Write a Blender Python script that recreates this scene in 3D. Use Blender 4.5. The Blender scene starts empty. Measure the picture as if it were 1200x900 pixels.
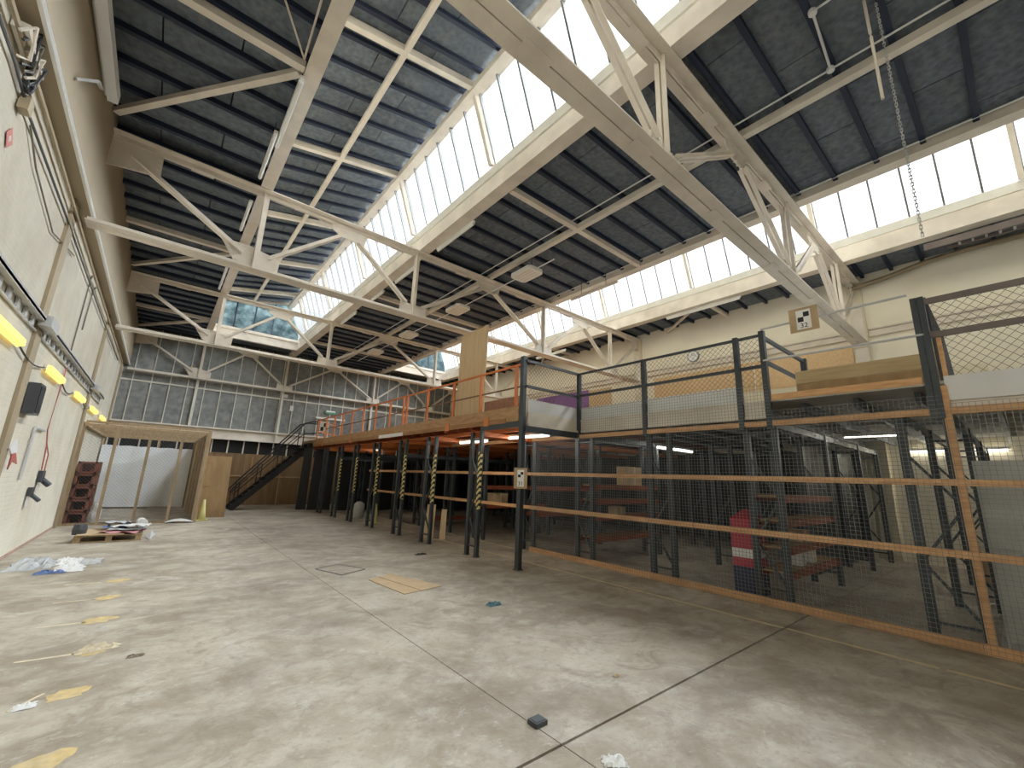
import bpy, math, random
from mathutils import Vector, Matrix

scene = bpy.context.scene
COL = scene.collection
random.seed(7)

# ------------------------------------------------------------------ camera
CAM = Vector((0.0, 0.0, 1.6))
YAW, PITCH, ROLL, FPX = 0.688362908, 0.222159588, 0.0357300474, 492.6623


def cam_axes():
    cy, sy, cp, sp = math.cos(YAW), math.sin(YAW), math.cos(PITCH), math.sin(PITCH)
    f = Vector((sy * cp, cy * cp, sp)); r = Vector((cy, -sy, 0)); u = r.cross(f)
    c, s = math.cos(ROLL), math.sin(ROLL)
    return r * c + u * s, -r * s + u * c, f


_r, _u, _f = cam_axes()
cam_data = bpy.data.cameras.new('camera')
cam_data.sensor_fit = 'HORIZONTAL'; cam_data.sensor_width = 36.0
cam_data.lens = 36.0 * FPX / 1200.0
cam_data.clip_start = 0.05; cam_data.clip_end = 200
cam = bpy.data.objects.new('camera', cam_data)
COL.objects.link(cam)
cam.matrix_world = Matrix(((_r.x, _u.x, -_f.x, CAM.x), (_r.y, _u.y, -_f.y, CAM.y), (_r.z, _u.z, -_f.z, CAM.z), (0, 0, 0, 1)))
scene.camera = cam

# ------------------------------------------------------------------ overcast sky, exposure
SKY = 9.0
world = bpy.data.worlds.new('overcast_sky'); scene.world = world
world.use_nodes = True
bg = world.node_tree.nodes['Background']
bg.inputs[0].default_value = (0.90, 0.96, 1.0, 1); bg.inputs[1].default_value = SKY
vs = scene.view_settings
vs.view_transform = 'Standard'; vs.look = 'None'; vs.gamma = 1.0; vs.exposure = 1.56; vs.use_curve_mapping = False
scene.cycles.max_bounces = 10; scene.cycles.diffuse_bounces = 8; scene.cycles.transparent_max_bounces = 24
scene.cycles.sample_clamp_indirect = 3.0; scene.cycles.sample_clamp_direct = 0.65
scene.cycles.caustics_reflective = False; scene.cycles.caustics_refractive = False


def sky_portal(x0, z0, x1, z1, y0, y1):
    """portal over a rooflight: tells the sampler where the sky comes in"""
    ld = bpy.data.lights.new('rooflight_portal', 'AREA'); ld.shape = 'RECTANGLE'
    ld.size = y1 - y0; ld.size_y = math.hypot(x1 - x0, z1 - z0)
    ld.cycles.is_portal = True
    o = bpy.data.objects.new('rooflight_portal', ld); COL.objects.link(o)
    ax = Vector((0, 1, 0)); ay = Vector((x1 - x0, 0, z1 - z0)).normalized()
    n = ax.cross(ay).normalized()          # local z
    if n.x < 0: ax = -ax; n = -n
    c = Vector(((x0 + x1) / 2, (y0 + y1) / 2, (z0 + z1) / 2)) + n * 0.02
    o.matrix_world = Matrix(((ax.x, ay.x, n.x, c.x), (ax.y, ay.y, n.y, c.y), (ax.z, ay.z, n.z, c.z), (0, 0, 0, 1)))


MON_DX = 8.19                 # second monitor is this far right of the first
MON_Y0, MON_Y1 = -7.4, 21.6
for k in (0, 1):
    sky_portal(3.84 + k * MON_DX, 9.30, 4.37 + k * MON_DX, 7.88, MON_Y0, MON_Y1)

# ------------------------------------------------------------------ materials
MATS = {}


def new_mat(name):
    m = bpy.data.materials.new(name); m.use_nodes = True
    nt = m.node_tree
    return m, nt, nt.nodes, nt.links, nt.nodes['Principled BSDF']


def paint(name, col, var=0.12, rough=0.6, scale=3.0, metal=0.0, dirt=None, dirt_amt=0.35, bump=0.0, bscale=60, rnd=0.0, stretch=None, objspace=False):
    """plain colour with noise variation, optional blotchy dirt, fine bump, per-object random brightness"""
    if name in MATS: return MATS[name]
    m, nt, N, L, b = new_mat(name)
    tc = N.new('ShaderNodeTexCoord') if objspace else N.new('ShaderNodeNewGeometry')
    pos = tc.outputs['Object'] if objspace else tc.outputs['Position']
    if stretch:
        mp = N.new('ShaderNodeMapping'); mp.inputs['Scale'].default_value = stretch
        L.new(pos, mp.inputs[0]); pos = mp.outputs[0]
    n = N.new('ShaderNodeTexNoise'); n.inputs['Scale'].default_value = scale; n.inputs['Detail'].default_value = 6
    L.new(pos, n.inputs['Vector'])
    mr = N.new('ShaderNodeMapRange'); mr.inputs[1].default_value = 0.3; mr.inputs[2].default_value = 0.7
    mr.inputs[3].default_value = 1 - var; mr.inputs[4].default_value = 1 + var
    L.new(n.outputs['Fac'], mr.inputs[0])
    val = mr.outputs[0]
    if rnd:
        oi = N.new('ShaderNodeObjectInfo')
        m2 = N.new('ShaderNodeMapRange'); m2.inputs[3].default_value = 1 - rnd; m2.inputs[4].default_value = 1 + rnd
        L.new(oi.outputs['Random'], m2.inputs[0])
        mm = N.new('ShaderNodeMath'); mm.operation = 'MULTIPLY'
        L.new(val, mm.inputs[0]); L.new(m2.outputs[0], mm.inputs[1]); val = mm.outputs[0]
    sc = N.new('ShaderNodeVectorMath'); sc.operation = 'SCALE'
    sc.inputs[0].default_value = col[:3]; L.new(val, sc.inputs['Scale'])
    out = sc.outputs[0]
    if dirt:
        n2 = N.new('ShaderNodeTexNoise'); n2.inputs['Scale'].default_value = scale * 0.45; n2.inputs['Detail'].default_value = 8
        n2.inputs['Roughness'].default_value = 0.65
        L.new(pos, n2.inputs['Vector'])
        r2 = N.new('ShaderNodeMapRange'); r2.inputs[1].default_value = 0.5; r2.inputs[2].default_value = 0.75; r2.inputs[4].default_value = dirt_amt
        L.new(n2.outputs['Fac'], r2.inputs[0])
        mx = N.new('ShaderNodeMixRGB'); mx.inputs[2].default_value = (*dirt, 1)
        L.new(r2.outputs[0], mx.inputs[0]); L.new(out, mx.inputs[1]); out = mx.outputs[0]
    L.new(out, b.inputs['Base Color'])
    b.inputs['Roughness'].default_value = rough; b.inputs['Metallic'].default_value = metal
    if bump:
        n3 = N.new('ShaderNodeTexNoise'); n3.inputs['Scale'].default_value = bscale; n3.inputs['Detail'].default_value = 4
        L.new(pos, n3.inputs['Vector'])
        bp = N.new('ShaderNodeBump'); bp.inputs['Strength'].default_value = bump; bp.inputs['Distance'].default_value = 0.02
        L.new(n3.outputs['Fac'], bp.inputs['Height']); L.new(bp.outputs[0], b.inputs['Normal'])
    MATS[name] = m
    return m


def wood(name, col, dark, scale=4.0, stretch=(1, 1, 12), rough=0.7, rnd=0.12):
    if name in MATS: return MATS[name]
    m, nt, N, L, b = new_mat(name)
    g = N.new('ShaderNodeNewGeometry')
    mp = N.new('ShaderNodeMapping'); mp.inputs['Scale'].default_value = stretch
    L.new(g.outputs['Position'], mp.inputs[0])
    n = N.new('ShaderNodeTexNoise'); n.inputs['Scale'].default_value = scale; n.inputs['Detail'].default_value = 8; n.inputs['Roughness'].default_value = 0.6
    L.new(mp.outputs[0], n.inputs['Vector'])
    cr = N.new('ShaderNodeValToRGB')
    cr.color_ramp.elements[0].position = 0.32; cr.color_ramp.elements[0].color = (*dark, 1)
    cr.color_ramp.elements[1].position = 0.62; cr.color_ramp.elements[1].color = (*col, 1)
    L.new(n.outputs['Fac'], cr.inputs[0])
    oi = N.new('ShaderNodeObjectInfo')
    mr = N.new('ShaderNodeMapRange'); mr.inputs[3].default_value = 1 - rnd; mr.inputs[4].default_value = 1 + rnd
    L.new(oi.outputs['Random'], mr.inputs[0])
    sc = N.new('ShaderNodeVectorMath'); sc.operation = 'SCALE'
    L.new(cr.outputs[0], sc.inputs[0]); L.new(mr.outputs[0], sc.inputs['Scale'])
    L.new(sc.outputs[0], b.inputs['Base Color']); b.inputs['Roughness'].default_value = rough
    MATS[name] = m
    return m


def glow(name, col, strength, body=(0.8, 0.8, 0.8)):
    m, nt, N, L, b = new_mat(name)
    n = N.new('ShaderNodeTexNoise'); n.inputs['Scale'].default_value = 2.0
    mx = N.new('ShaderNodeMapRange'); mx.inputs[3].default_value = strength * 0.93; mx.inputs[4].default_value = strength * 1.07
    L.new(n.outputs['Fac'], mx.inputs[0]); L.new(mx.outputs[0], b.inputs['Emission Strength'])
    b.inputs['Base Color'].default_value = (*body, 1)
    b.inputs['Emission Color'].default_value = (*col, 1)
    MATS[name] = m
    return m


def concrete_floor():
    m, nt, N, L, b = new_mat('concrete_floor')
    g = N.new('ShaderNodeNewGeometry'); P = g.outputs['Position']

    def noise(scale, detail=8, rough=0.6, stretch=None, dist=0.0):
        v = P
        if stretch:
            mp = N.new('ShaderNodeMapping'); mp.inputs['Scale'].default_value = stretch
            mp.inputs['Rotation'].default_value = (0, 0, 0.12)
            L.new(P, mp.inputs[0]); v = mp.outputs[0]
        n = N.new('ShaderNodeTexNoise'); n.inputs['Scale'].default_value = scale; n.inputs['Detail'].default_value = detail
        n.inputs['Roughness'].default_value = rough; n.inputs['Distortion'].default_value = dist
        L.new(v, n.inputs['Vector']); return n.outputs['Fac']

    def ramp(fac, lo, hi, a=0.0, c=1.0):
        r = N.new('ShaderNodeMapRange'); r.inputs[1].default_value = lo; r.inputs[2].default_value = hi
        r.inputs[3].default_value = a; r.inputs[4].default_value = c; L.new(fac, r.inputs[0]); return r.outputs[0]

    def mix(fac, a, bcol):
        x = N.new('ShaderNodeMixRGB'); L.new(fac, x.inputs[0])
        if isinstance(a, tuple): x.inputs[1].default_value = (*a, 1)
        else: L.new(a, x.inputs[1])
        if isinstance(bcol, tuple): x.inputs[2].default_value = (*bcol, 1)
        else: L.new(bcol, x.inputs[2])
        return x.outputs[0]
    c = mix(ramp(noise(0.55, 6), 0.35, 0.65), (0.255, 0.21, 0.155), (0.43, 0.378, 0.30))
    c = mix(ramp(noise(3.0, 10, 0.7, None, 0.4), 0.42, 0.68, 0, 0.6), c, (0.56, 0.525, 0.46))
    c = mix(ramp(noise(1.1, 8, 0.65, (0.75, 1.0, 1.0), 0.5), 0.48, 0.66, 0, 0.75), c, (0.19, 0.147, 0.105))
    c = mix(ramp(noise(2.3, 9, 0.72, (0.9, 1.0, 1.0), 1.2), 0.52, 0.64, 0, 0.65), c, (0.225, 0.18, 0.13))
    c = mix(ramp(noise(1.6, 9, 0.75, (0.8, 1.0, 1.0), 0.9), 0.56, 0.70, 0, 0.65), c, (0.60, 0.57, 0.51))
    c = mix(ramp(noise(0.33, 5, 0.6, (1, 1, 1), 0.8), 0.56, 0.68, 0, 0.45), c, (0.16, 0.135, 0.10))
    c = mix(ramp(noise(17.0, 8, 0.8), 0.54, 0.68, 0, 0.7), c, (0.18, 0.155, 0.12))
    c = mix(ramp(noise(11.0, 8, 0.8, (0.7, 1, 1)), 0.58, 0.70, 0, 0.6), c, (0.64, 0.60, 0.53))
    L.new(c, b.inputs['Base Color'])
    L.new(ramp(noise(1.7, 6), 0.3, 0.7, 0.42, 0.75), b.inputs['Roughness'])
    bp = N.new('ShaderNodeBump'); bp.inputs['Strength'].default_value = 0.25; bp.inputs['Distance'].default_value = 0.01
    L.new(noise(40.0, 4), bp.inputs['Height']); L.new(bp.outputs[0], b.inputs['Normal'])
    MATS['concrete_floor'] = m
    return m


def painted_brick():
    m, nt, N, L, b = new_mat('painted_brick')
    g = N.new('ShaderNodeNewGeometry')
    mp = N.new('ShaderNodeMapping'); mp.inputs['Rotation'].default_value = (math.radians(90), 0, math.radians(90))
    sp = N.new('ShaderNodeSeparateXYZ'); cb = N.new('ShaderNodeCombineXYZ')
    L.new(g.outputs['Position'], sp.inputs[0]); L.new(sp.outputs['Y'], cb.inputs['X']); L.new(sp.outputs['Z'], cb.inputs['Y'])
    br = N.new('ShaderNodeTexBrick'); br.inputs['Scale'].default_value = 1.0
    br.inputs['Brick Width'].default_value = 0.225; br.inputs['Row Height'].default_value = 0.075; br.inputs['Mortar Size'].default_value = 0.006
    br.inputs['Mortar Smooth'].default_value = 0.6
    L.new(cb.outputs[0], br.inputs['Vector'])
    n = N.new('ShaderNodeTexNoise'); n.inputs['Scale'].default_value = 0.9; n.inputs['Detail'].default_value = 10; n.inputs['Roughness'].default_value = 0.65
    L.new(g.outputs['Position'], n.inputs['Vector'])
    cr = N.new('ShaderNodeValToRGB'); e = cr.color_ramp.elements
    e[0].position = 0.30; e[0].color = (0.54, 0.485, 0.38, 1); e[1].position = 0.62; e[1].color = (0.72, 0.675, 0.575, 1)
    L.new(n.outputs['Fac'], cr.inputs[0])
    n2 = N.new('ShaderNodeTexNoise'); n2.inputs['Scale'].default_value = 7.0; n2.inputs['Detail'].default_value = 8; n2.inputs['Roughness'].default_value = 0.7
    L.new(g.outputs['Position'], n2.inputs['Vector'])
    r2 = N.new('ShaderNodeMapRange'); r2.inputs[1].default_value = 0.62; r2.inputs[2].default_value = 0.72; r2.inputs[4].default_value = 0.5
    L.new(n2.outputs['Fac'], r2.inputs[0])
    mx = N.new('ShaderNodeMixRGB'); mx.inputs[2].default_value = (0.42, 0.36, 0.26, 1)
    L.new(r2.outputs[0], mx.inputs[0]); L.new(cr.outputs[0], mx.inputs[1]); L.new(mx.outputs[0], b.inputs['Base Color'])
    bp = N.new('ShaderNodeBump'); bp.invert = True; bp.inputs['Strength'].default_value = 0.5; bp.inputs['Distance'].default_value = 0.006
    L.new(br.outputs['Fac'], bp.inputs['Height']); L.new(bp.outputs[0], b.inputs['Normal'])
    b.inputs['Roughness'].default_value = 0.6
    MATS['painted_brick'] = m
    return m


def roof_glass():
    m, nt, N, L, b = new_mat('roof_glass')
    out = N['Material Output']
    tr = N.new('ShaderNodeBsdfTransparent'); gl = N.new('ShaderNodeBsdfGlossy'); gl.inputs['Roughness'].default_value = 0.15
    g = N.new('ShaderNodeNewGeometry')
    n = N.new('ShaderNodeTexNoise'); n.inputs['Scale'].default_value = 5; n.inputs['Detail'].default_value = 6
    L.new(g.outputs['Position'], n.inputs['Vector'])
    cr = N.new('ShaderNodeValToRGB'); cr.color_ramp.elements[0].position = 0.3; cr.color_ramp.elements[0].color = (0.80, 0.82, 0.82, 1)
    cr.color_ramp.elements[1].position = 0.5; cr.color_ramp.elements[1].color = (0.97, 0.98, 0.98, 1)
    L.new(n.outputs['Fac'], cr.inputs[0]); L.new(cr.outputs[0], tr.inputs[0])
    mx = N.new('ShaderNodeMixShader'); mx.inputs[0].default_value = 0.04
    L.new(tr.outputs[0], mx.inputs[1]); L.new(gl.outputs[0], mx.inputs[2]); L.new(mx.outputs[0], out.inputs[0])
    MATS['roof_glass'] = m
    return m


def frosted_glass():
    m, nt, N, L, b = new_mat('frosted_glass')
    out = N['Material Output']
    g = N.new('ShaderNodeNewGeometry')
    n = N.new('ShaderNodeTexNoise'); n.inputs['Scale'].default_value = 4; n.inputs['Detail'].default_value = 8; n.inputs['Roughness'].default_value = 0.7
    L.new(g.outputs['Position'], n.inputs['Vector'])
    cr = N.new('ShaderNodeValToRGB'); cr.color_ramp.elements[0].position = 0.38; cr.color_ramp.elements[0].color = (0.13, 0.165, 0.17, 1)
    cr.color_ramp.elements[1].position = 0.68; cr.color_ramp.elements[1].color = (0.32, 0.365, 0.365, 1)
    L.new(n.outputs['Fac'], cr.inputs[0])
    tl = N.new('ShaderNodeBsdfTranslucent'); L.new(cr.outputs[0], tl.inputs[0])
    L.new(tl.outputs[0], out.inputs[0])
    MATS['frosted_glass'] = m
    return m


def hazard():
    m, nt, N, L, b = new_mat('hazard_tape')
    g = N.new('ShaderNodeNewGeometry')
    mp = N.new('ShaderNodeMapping'); mp.inputs['Rotation'].default_value = (0.7, 0, 0)
    L.new(g.outputs['Position'], mp.inputs[0])
    w = N.new('ShaderNodeTexWave'); w.bands_direction = 'Z'; w.inputs['Scale'].default_value = 3.4
    L.new(mp.outputs[0], w.inputs['Vector'])
    cr = N.new('ShaderNodeValToRGB'); cr.color_ramp.interpolation = 'CONSTANT'
    cr.color_ramp.elements[0].color = (0.015, 0.015, 0.015, 1); cr.color_ramp.elements[1].position = 0.5; cr.color_ramp.elements[1].color = (0.62, 0.52, 0.22, 1)
    L.new(w.outputs['Fac'], cr.inputs[0]); L.new(cr.outputs[0], b.inputs['Base Color'])
    MATS['hazard_tape'] = m
    return m


FLOOR = concrete_floor(); BRICK = painted_brick(); GLASS = roof_glass(); FROST = frosted_glass(); HAZ = hazard()
STEEL = paint('cream_steel', (0.68, 0.62, 0.545), 0.10, 0.55, 2.5, dirt=(0.33, 0.26, 0.18), dirt_amt=0.3)
TAN = paint('tan_paint', (0.26, 0.205, 0.13), 0.10, 0.6, 2.0, dirt=(0.27, 0.21, 0.14))
CREAM = paint('cream_wall', (0.66, 0.60, 0.46), 0.06, 0.65, 1.2, dirt=(0.45, 0.38, 0.27), dirt_amt=0.35)
SLAB = paint('roof_slab', (0.115, 0.136, 0.162), 0.30, 0.9, 11.0, dirt=(0.22, 0.22, 0.215), dirt_amt=0.6, bump=0.3, bscale=90, rnd=0.16)
DECK = paint('roof_deck', (0.02, 0.022, 0.026), 0.1, 0.9)
JOIST = paint('navy_joist', (0.008, 0.016, 0.040), 0.15, 0.6)
GREYPANEL = paint('grey_mineral_panel', (0.185, 0.19, 0.185), 0.25, 0.85, 5.0, dirt=(0.30, 0.30, 0.28), dirt_amt=0.8, rnd=0.12)
WHITE = paint('white_enamel', (0.74, 0.74, 0.71), 0.05, 0.4, 3.0)
MULLION = paint('mullion_paint', (0.62, 0.60, 0.54), 0.08, 0.5, 3.0)
OFFWHITE = paint('white_board', (0.68, 0.68, 0.69), 0.05, 0.6, 1.5, dirt=(0.5, 0.5, 0.5))
RACK = paint('rack_grey', (0.036, 0.043, 0.050), 0.15, 0.45, 6.0, metal=0.2, dirt=(0.08, 0.088, 0.092), dirt_amt=0.4)
BLACK = paint('black_steel', (0.008, 0.008, 0.009), 0.15, 0.6, 4.0)
ORANGE = paint('orange_paint', (0.58, 0.17, 0.045), 0.08, 0.5, 4.0, dirt=(0.45, 0.13, 0.04))
RUST = paint('red_oxide_beam', (0.26, 0.06, 0.022), 0.15, 0.6, 5.0, dirt=(0.15, 0.04, 0.02))
RAILWOOD = wood('pine_rail', (0.68, 0.40, 0.20), (0.50, 0.26, 0.11), 5.0, (6, 0.7, 6))
PLYDECK = wood('deck_board', (0.42, 0.25, 0.13), (0.28, 0.155, 0.07), 3.0, (1, 1, 5))
PLY = wood('plywood', (0.56, 0.42, 0.26), (0.47, 0.33, 0.19), 2.0, (5, 5, 0.5))
PLYB = wood('brown_plywood', (0.38, 0.25, 0.125), (0.28, 0.17, 0.075), 1.5, (3, 3, 0.6))
CHIP = wood('orange_chipboard', (0.66, 0.48, 0.28), (0.58, 0.38, 0.20), 20.0, (1, 1, 1))
STUDS = wood('cage_timber', (0.38, 0.27, 0.155), (0.26, 0.175, 0.09), 4.0, (6, 6, 0.8))
CARD = paint('cardboard', (0.46, 0.335, 0.205), 0.08, 0.85, 5.0)
PURPLE = paint('purple_board', (0.22, 0.105, 0.32), 0.06, 0.6)
PAPER = paint('white_paper', (0.80, 0.80, 0.80), 0.03, 0.7)
INK = paint('black_print', (0.01, 0.01, 0.012), 0.1, 0.6)
WIRE = paint('galvanised_wire', (0.21, 0.22, 0.23), 0.1, 0.45, 8.0, metal=0.3)
DARKWIRE = paint('dark_wire', (0.10, 0.085, 0.06), 0.1, 0.6)
GALV = paint('galvanised_tray', (0.48, 0.48, 0.48), 0.1, 0.45, 5.0, metal=0.15)
CABLE = paint('black_cable', (0.02, 0.02, 0.022), 0.1, 0.5)
REDC = paint('red_cable', (0.36, 0.10, 0.08), 0.1, 0.5)
DKGREY = paint('dark_grey_plastic', (0.045, 0.048, 0.055), 0.1, 0.45)
MIDGREY = paint('grey_door_paint', (0.46, 0.46, 0.45), 0.05, 0.5, 2.0)
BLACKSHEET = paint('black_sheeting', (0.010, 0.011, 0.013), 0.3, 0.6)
CRATE = paint('brown_plastic_crate', (0.20, 0.062, 0.034), 0.12, 0.5, 5.0, rnd=0.12)
YELLOWP = paint('yellow_floor_paint', (0.53, 0.40, 0.19), 0.2, 0.8, 16.0, dirt=(0.42, 0.37, 0.29), dirt_amt=1.0)
LINEP = paint('worn_yellow_line', (0.60, 0.51, 0.31), 0.15, 0.7, 8.0, dirt=(0.42, 0.37, 0.28), dirt_amt=0.8)
DUST = paint('pale_dust', (0.62, 0.54, 0.40), 0.15, 0.9, 12.0, dirt=(0.46, 0.41, 0.34), dirt_amt=0.7)
CONE = paint('cone_yellow', (0.62, 0.58, 0.25), 0.08, 0.6)
REDSACK = paint('red_sack', (0.40, 0.025, 0.05), 0.12, 0.5)
NAVY = paint('navy_sack', (0.02, 0.025, 0.07), 0.1, 0.6)
PLASTIC = paint('clear_polythene', (0.44, 0.45, 0.46), 0.25, 0.25, 9.0)
BLUEP = paint('blue_print', (0.07, 0.12, 0.28), 0.2, 0.5)
PINKP = paint('pink_print', (0.50, 0.22, 0.24), 0.2, 0.6)
TUBE = glow('fluorescent_glow', (1.0, 0.97, 0.86), 11.0)
YGLOW = glow('yellow_lamp_glow', (1.0, 0.78, 0.22), 0.37, (0.7, 0.5, 0.1))
WALLTUBE = glow('wall_tube_glow', (1.0, 0.96, 0.82), 34.0)

# ------------------------------------------------------------------ mesh helpers
WL = {}


def tag(o, label=None, cat=None, group=None, kind=None):
    if label: o['label'] = label
    if cat: o['category'] = cat
    if group: o['group'] = group
    if kind: o['kind'] = kind
    return o


def empty(name, loc, label, cat, group=None):
    o = bpy.data.objects.new(name, None); COL.objects.link(o)
    o.location = loc; o.empty_display_size = 0.1
    WL[o.name] = Vector(loc)
    return tag(o, label, cat, group)


class MB:
    def __init__(self): self.v = []; self.f = []

    def add(self, vs, fs):
        n = len(self.v); self.v += [Vector(p) for p in vs]; self.f += [tuple(i + n for i in f) for f in fs]
        return self

    def box(self, x0, y0, z0, x1, y1, z1):
        x0, x1 = min(x0, x1), max(x0, x1); y0, y1 = min(y0, y1), max(y0, y1); z0, z1 = min(z0, z1), max(z0, z1)
        return self.add([(x0, y0, z0), (x1, y0, z0), (x1, y1, z0), (x0, y1, z0), (x0, y0, z1), (x1, y0, z1), (x1, y1, z1), (x0, y1, z1)],
                        [(0, 3, 2, 1), (4, 5, 6, 7), (0, 1, 5, 4), (1, 2, 6, 5), (2, 3, 7, 6), (3, 0, 4, 7)])

    def bar(self, p, q, w, h, up=(0, 0, 1)):
        """rectangular bar from p to q: w across, h along up"""
        p, q = Vector(p), Vector(q); d = (q - p).normalized(); up = Vector(up)
        s = d.cross(up)
        if s.length < 1e-4: s = d.cross(Vector((0, 1, 0)))
        s.normalize(); u = s.cross(d).normalized()
        s *= w / 2; u *= h / 2
        return self.add([p - s - u, p + s - u, p + s + u, p - s + u, q - s - u, q + s - u, q + s + u, q - s + u],
                        [(0, 1, 2, 3), (7, 6, 5, 4), (0, 4, 5, 1), (1, 5, 6, 2), (2, 6, 7, 3), (3, 7, 4, 0)])

    def tube(self, pts, r, n=6):
        pts = [Vector(p) for p in pts]; base = len(self.v)
        for i, p in enumerate(pts):
            d = (pts[min(i + 1, len(pts) - 1)] - pts[max(i - 1, 0)]).normalized()
            a = d.cross(Vector((0, 0, 1)))
            if a.length < 1e-3: a = d.cross(Vector((1, 0, 0)))
            a.normalize(); b = a.cross(d)
            rr = r[i] if isinstance(r, (list, tuple)) else r
            for k in range(n):
                t = 2 * math.pi * k / n
                self.v.append(p + a * (rr * math.cos(t)) + b * (rr * math.sin(t)))
        for i in range(len(pts) - 1):
            for k in range(n):
                k2 = (k + 1) % n
                self.f.append((base + i * n + k, base + i * n + k2, base + (i + 1) * n + k2, base + (i + 1) * n + k))
        self.f.append(tuple(base + k for k in reversed(range(n))))
        self.f.append(tuple(base + (len(pts) - 1) * n + k for k in range(n)))
        return self

    def plate(self, poly, n, t):
        """flat polygon (list of points) thickened by t along n (centred)"""
        n = Vector(n).normalized() * (t / 2); k = len(poly)
        a = [Vector(p) - n for p in poly]; b = [Vector(p) + n for p in poly]
        return self.add(a + b, [tuple(reversed(range(k))), tuple(range(k, 2 * k))] + [(i, (i + 1) % k, k + (i + 1) % k, k + i) for i in range(k)])

    def lathe(self, c, prof, n=16):
        base = len(self.v); c = Vector(c)
        for r, z in prof:
            for k in range(n):
                t = 2 * math.pi * k / n
                self.v.append(c + Vector((r * math.cos(t), r * math.sin(t), z)))
        for i in range(len(prof) - 1):
            for k in range(n):
                k2 = (k + 1) % n
                self.f.append((base + i * n + k, base + i * n + k2, base + (i + 1) * n + k2, base + (i + 1) * n + k))
        self.f.append(tuple(base + k for k in reversed(range(n)))); self.f.append(tuple(base + (len(prof) - 1) * n + k for k in range(n)))
        return self

    def build(self, name, mat, parent=None, origin=None, smooth=False):
        if origin is None:
            if parent is None:
                xs = [p.x for p in self.v]; ys = [p.y for p in self.v]; zs = [p.z for p in self.v]
                origin = Vector(((min(xs) + max(xs)) / 2, (min(ys) + max(ys)) / 2, min(zs)))
            else:
                origin = WL[parent.name]
        origin = Vector(origin)
        me = bpy.data.meshes.new(name)
        me.from_pydata([p - origin for p in self.v], [], self.f); me.materials.append(mat); me.update()
        if smooth:
            for p in me.polygons: p.use_smooth = True
        o = bpy.data.objects.new(name, me); COL.objects.link(o)
        if parent is not None:
            o.parent = parent; o.location = origin - WL[parent.name]
        else:
            o.location = origin
        WL[o.name] = origin
        return o


BOXC = {}


def box_piece(name, mat, parent, c, d, rot=None):
    """a box piece of size d at centre c sharing its mesh with equal pieces"""
    key = (mat.name, round(d[0], 3), round(d[1], 3), round(d[2], 3))
    if key not in BOXC:
        me = bpy.data.meshes.new(name)
        b = MB().box(-d[0] / 2, -d[1] / 2, -d[2] / 2, d[0] / 2, d[1] / 2, d[2] / 2)
        me.from_pydata(b.v, [], b.f); me.materials.append(mat); me.update(); BOXC[key] = me
    o = bpy.data.objects.new(name, BOXC[key]); COL.objects.link(o)
    o.parent = parent; c = Vector(c); o.location = c - WL[parent.name]
    if rot: o.rotation_euler = rot
    WL[o.name] = c
    return o


def struct(name, mb, mat, label=None, cat=None):
    o = mb.build(name, mat, None, (0, 0, 0)); o['kind'] = 'structure'
    return tag(o, label, cat)


ORD = ['first', 'second', 'third', 'fourth', 'fifth', 'sixth', 'seventh', 'eighth', 'ninth', 'tenth', 'eleventh', 'twelfth']

# ------------------------------------------------------------------ dimensions
XL, XR, YB, YF = -1.70, 14.15, 23.35, -8.5        # left wall, right wall, back wall, wall behind the camera
XLU, ZLEDGE = -1.50, 5.70                          # the upper left wall projects over a ledge
ZS = 7.44                                          # underside of the flat roof slabs
TY = [2.34, 9.27, 16.20, 23.10]                    # trusses
ZB, ZT = 5.53, 7.22                                # top of bottom chord, top of top chord
DECKZ = 2.90
MX = 6.91                                          # mesh partition plane
FX = 5.36                                          # front of the deep part of the mezzanine
JY = 6.12                                          # where the mezzanine front steps

# ------------------------------------------------------------------ floor
fl = struct('floor', MB().box(XL - 0.3, YF, -0.30, XR + 0.3, YB + 0.3, -0.02), paint('joint_dirt', (0.10, 0.085, 0.065), 0.2, 0.9), 'worn concrete warehouse floor cast in large bays', 'floor')
WL[fl.name] = Vector((0, 0, 0))
fx = [XL - 0.3, 2.235, 6.9, 10.6, XR + 0.3]; fy = [YF, -4.7, 2.10, 8.80, 15.6, YB + 0.3]
gy = [0.003, 0.004, 0.011, 0.004, 0.003, 0.003]
for i in range(4):
    for j in range(5):
        MB().box(fx[i] + 0.004, fy[j] + gy[j], -0.02, fx[i + 1] - 0.004, fy[j + 1] - gy[j + 1], 0.0).build('concrete_bay', FLOOR, fl)
for k, (a, b) in enumerate([(-3.0, 0.75), (2.10, 6.0), (6.0, 11.0), (11.0, 19.0)]):
    MB().box(5.98, a, 0, 6.03, b, 0.002).build('painted_line', LINEP, fl)
MB().bar((6.0, 0.8, 0.001), (6.02, 2.08, 0.001), 0.05, 0.002).build('painted_line', LINEP, fl)
MB().box(6.82, 7.6, 0, 6.87, 19.0, 0.002).build('painted_line', LINEP, fl)


def blob(c, rx, ry, rot, z, n=18, rough=0.25, t=0.002):
    pts = []
    for k in range(n):
        a = 2 * math.pi * k / n; q = 1 + random.uniform(-rough, rough)
        x, y = rx * q * math.cos(a), ry * q * math.sin(a)
        pts.append((c[0] + x * math.cos(rot) - y * math.sin(rot), c[1] + x * math.sin(rot) + y * math.cos(rot), z))
    return MB().plate(pts, (0, 0, 1), t)


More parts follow.
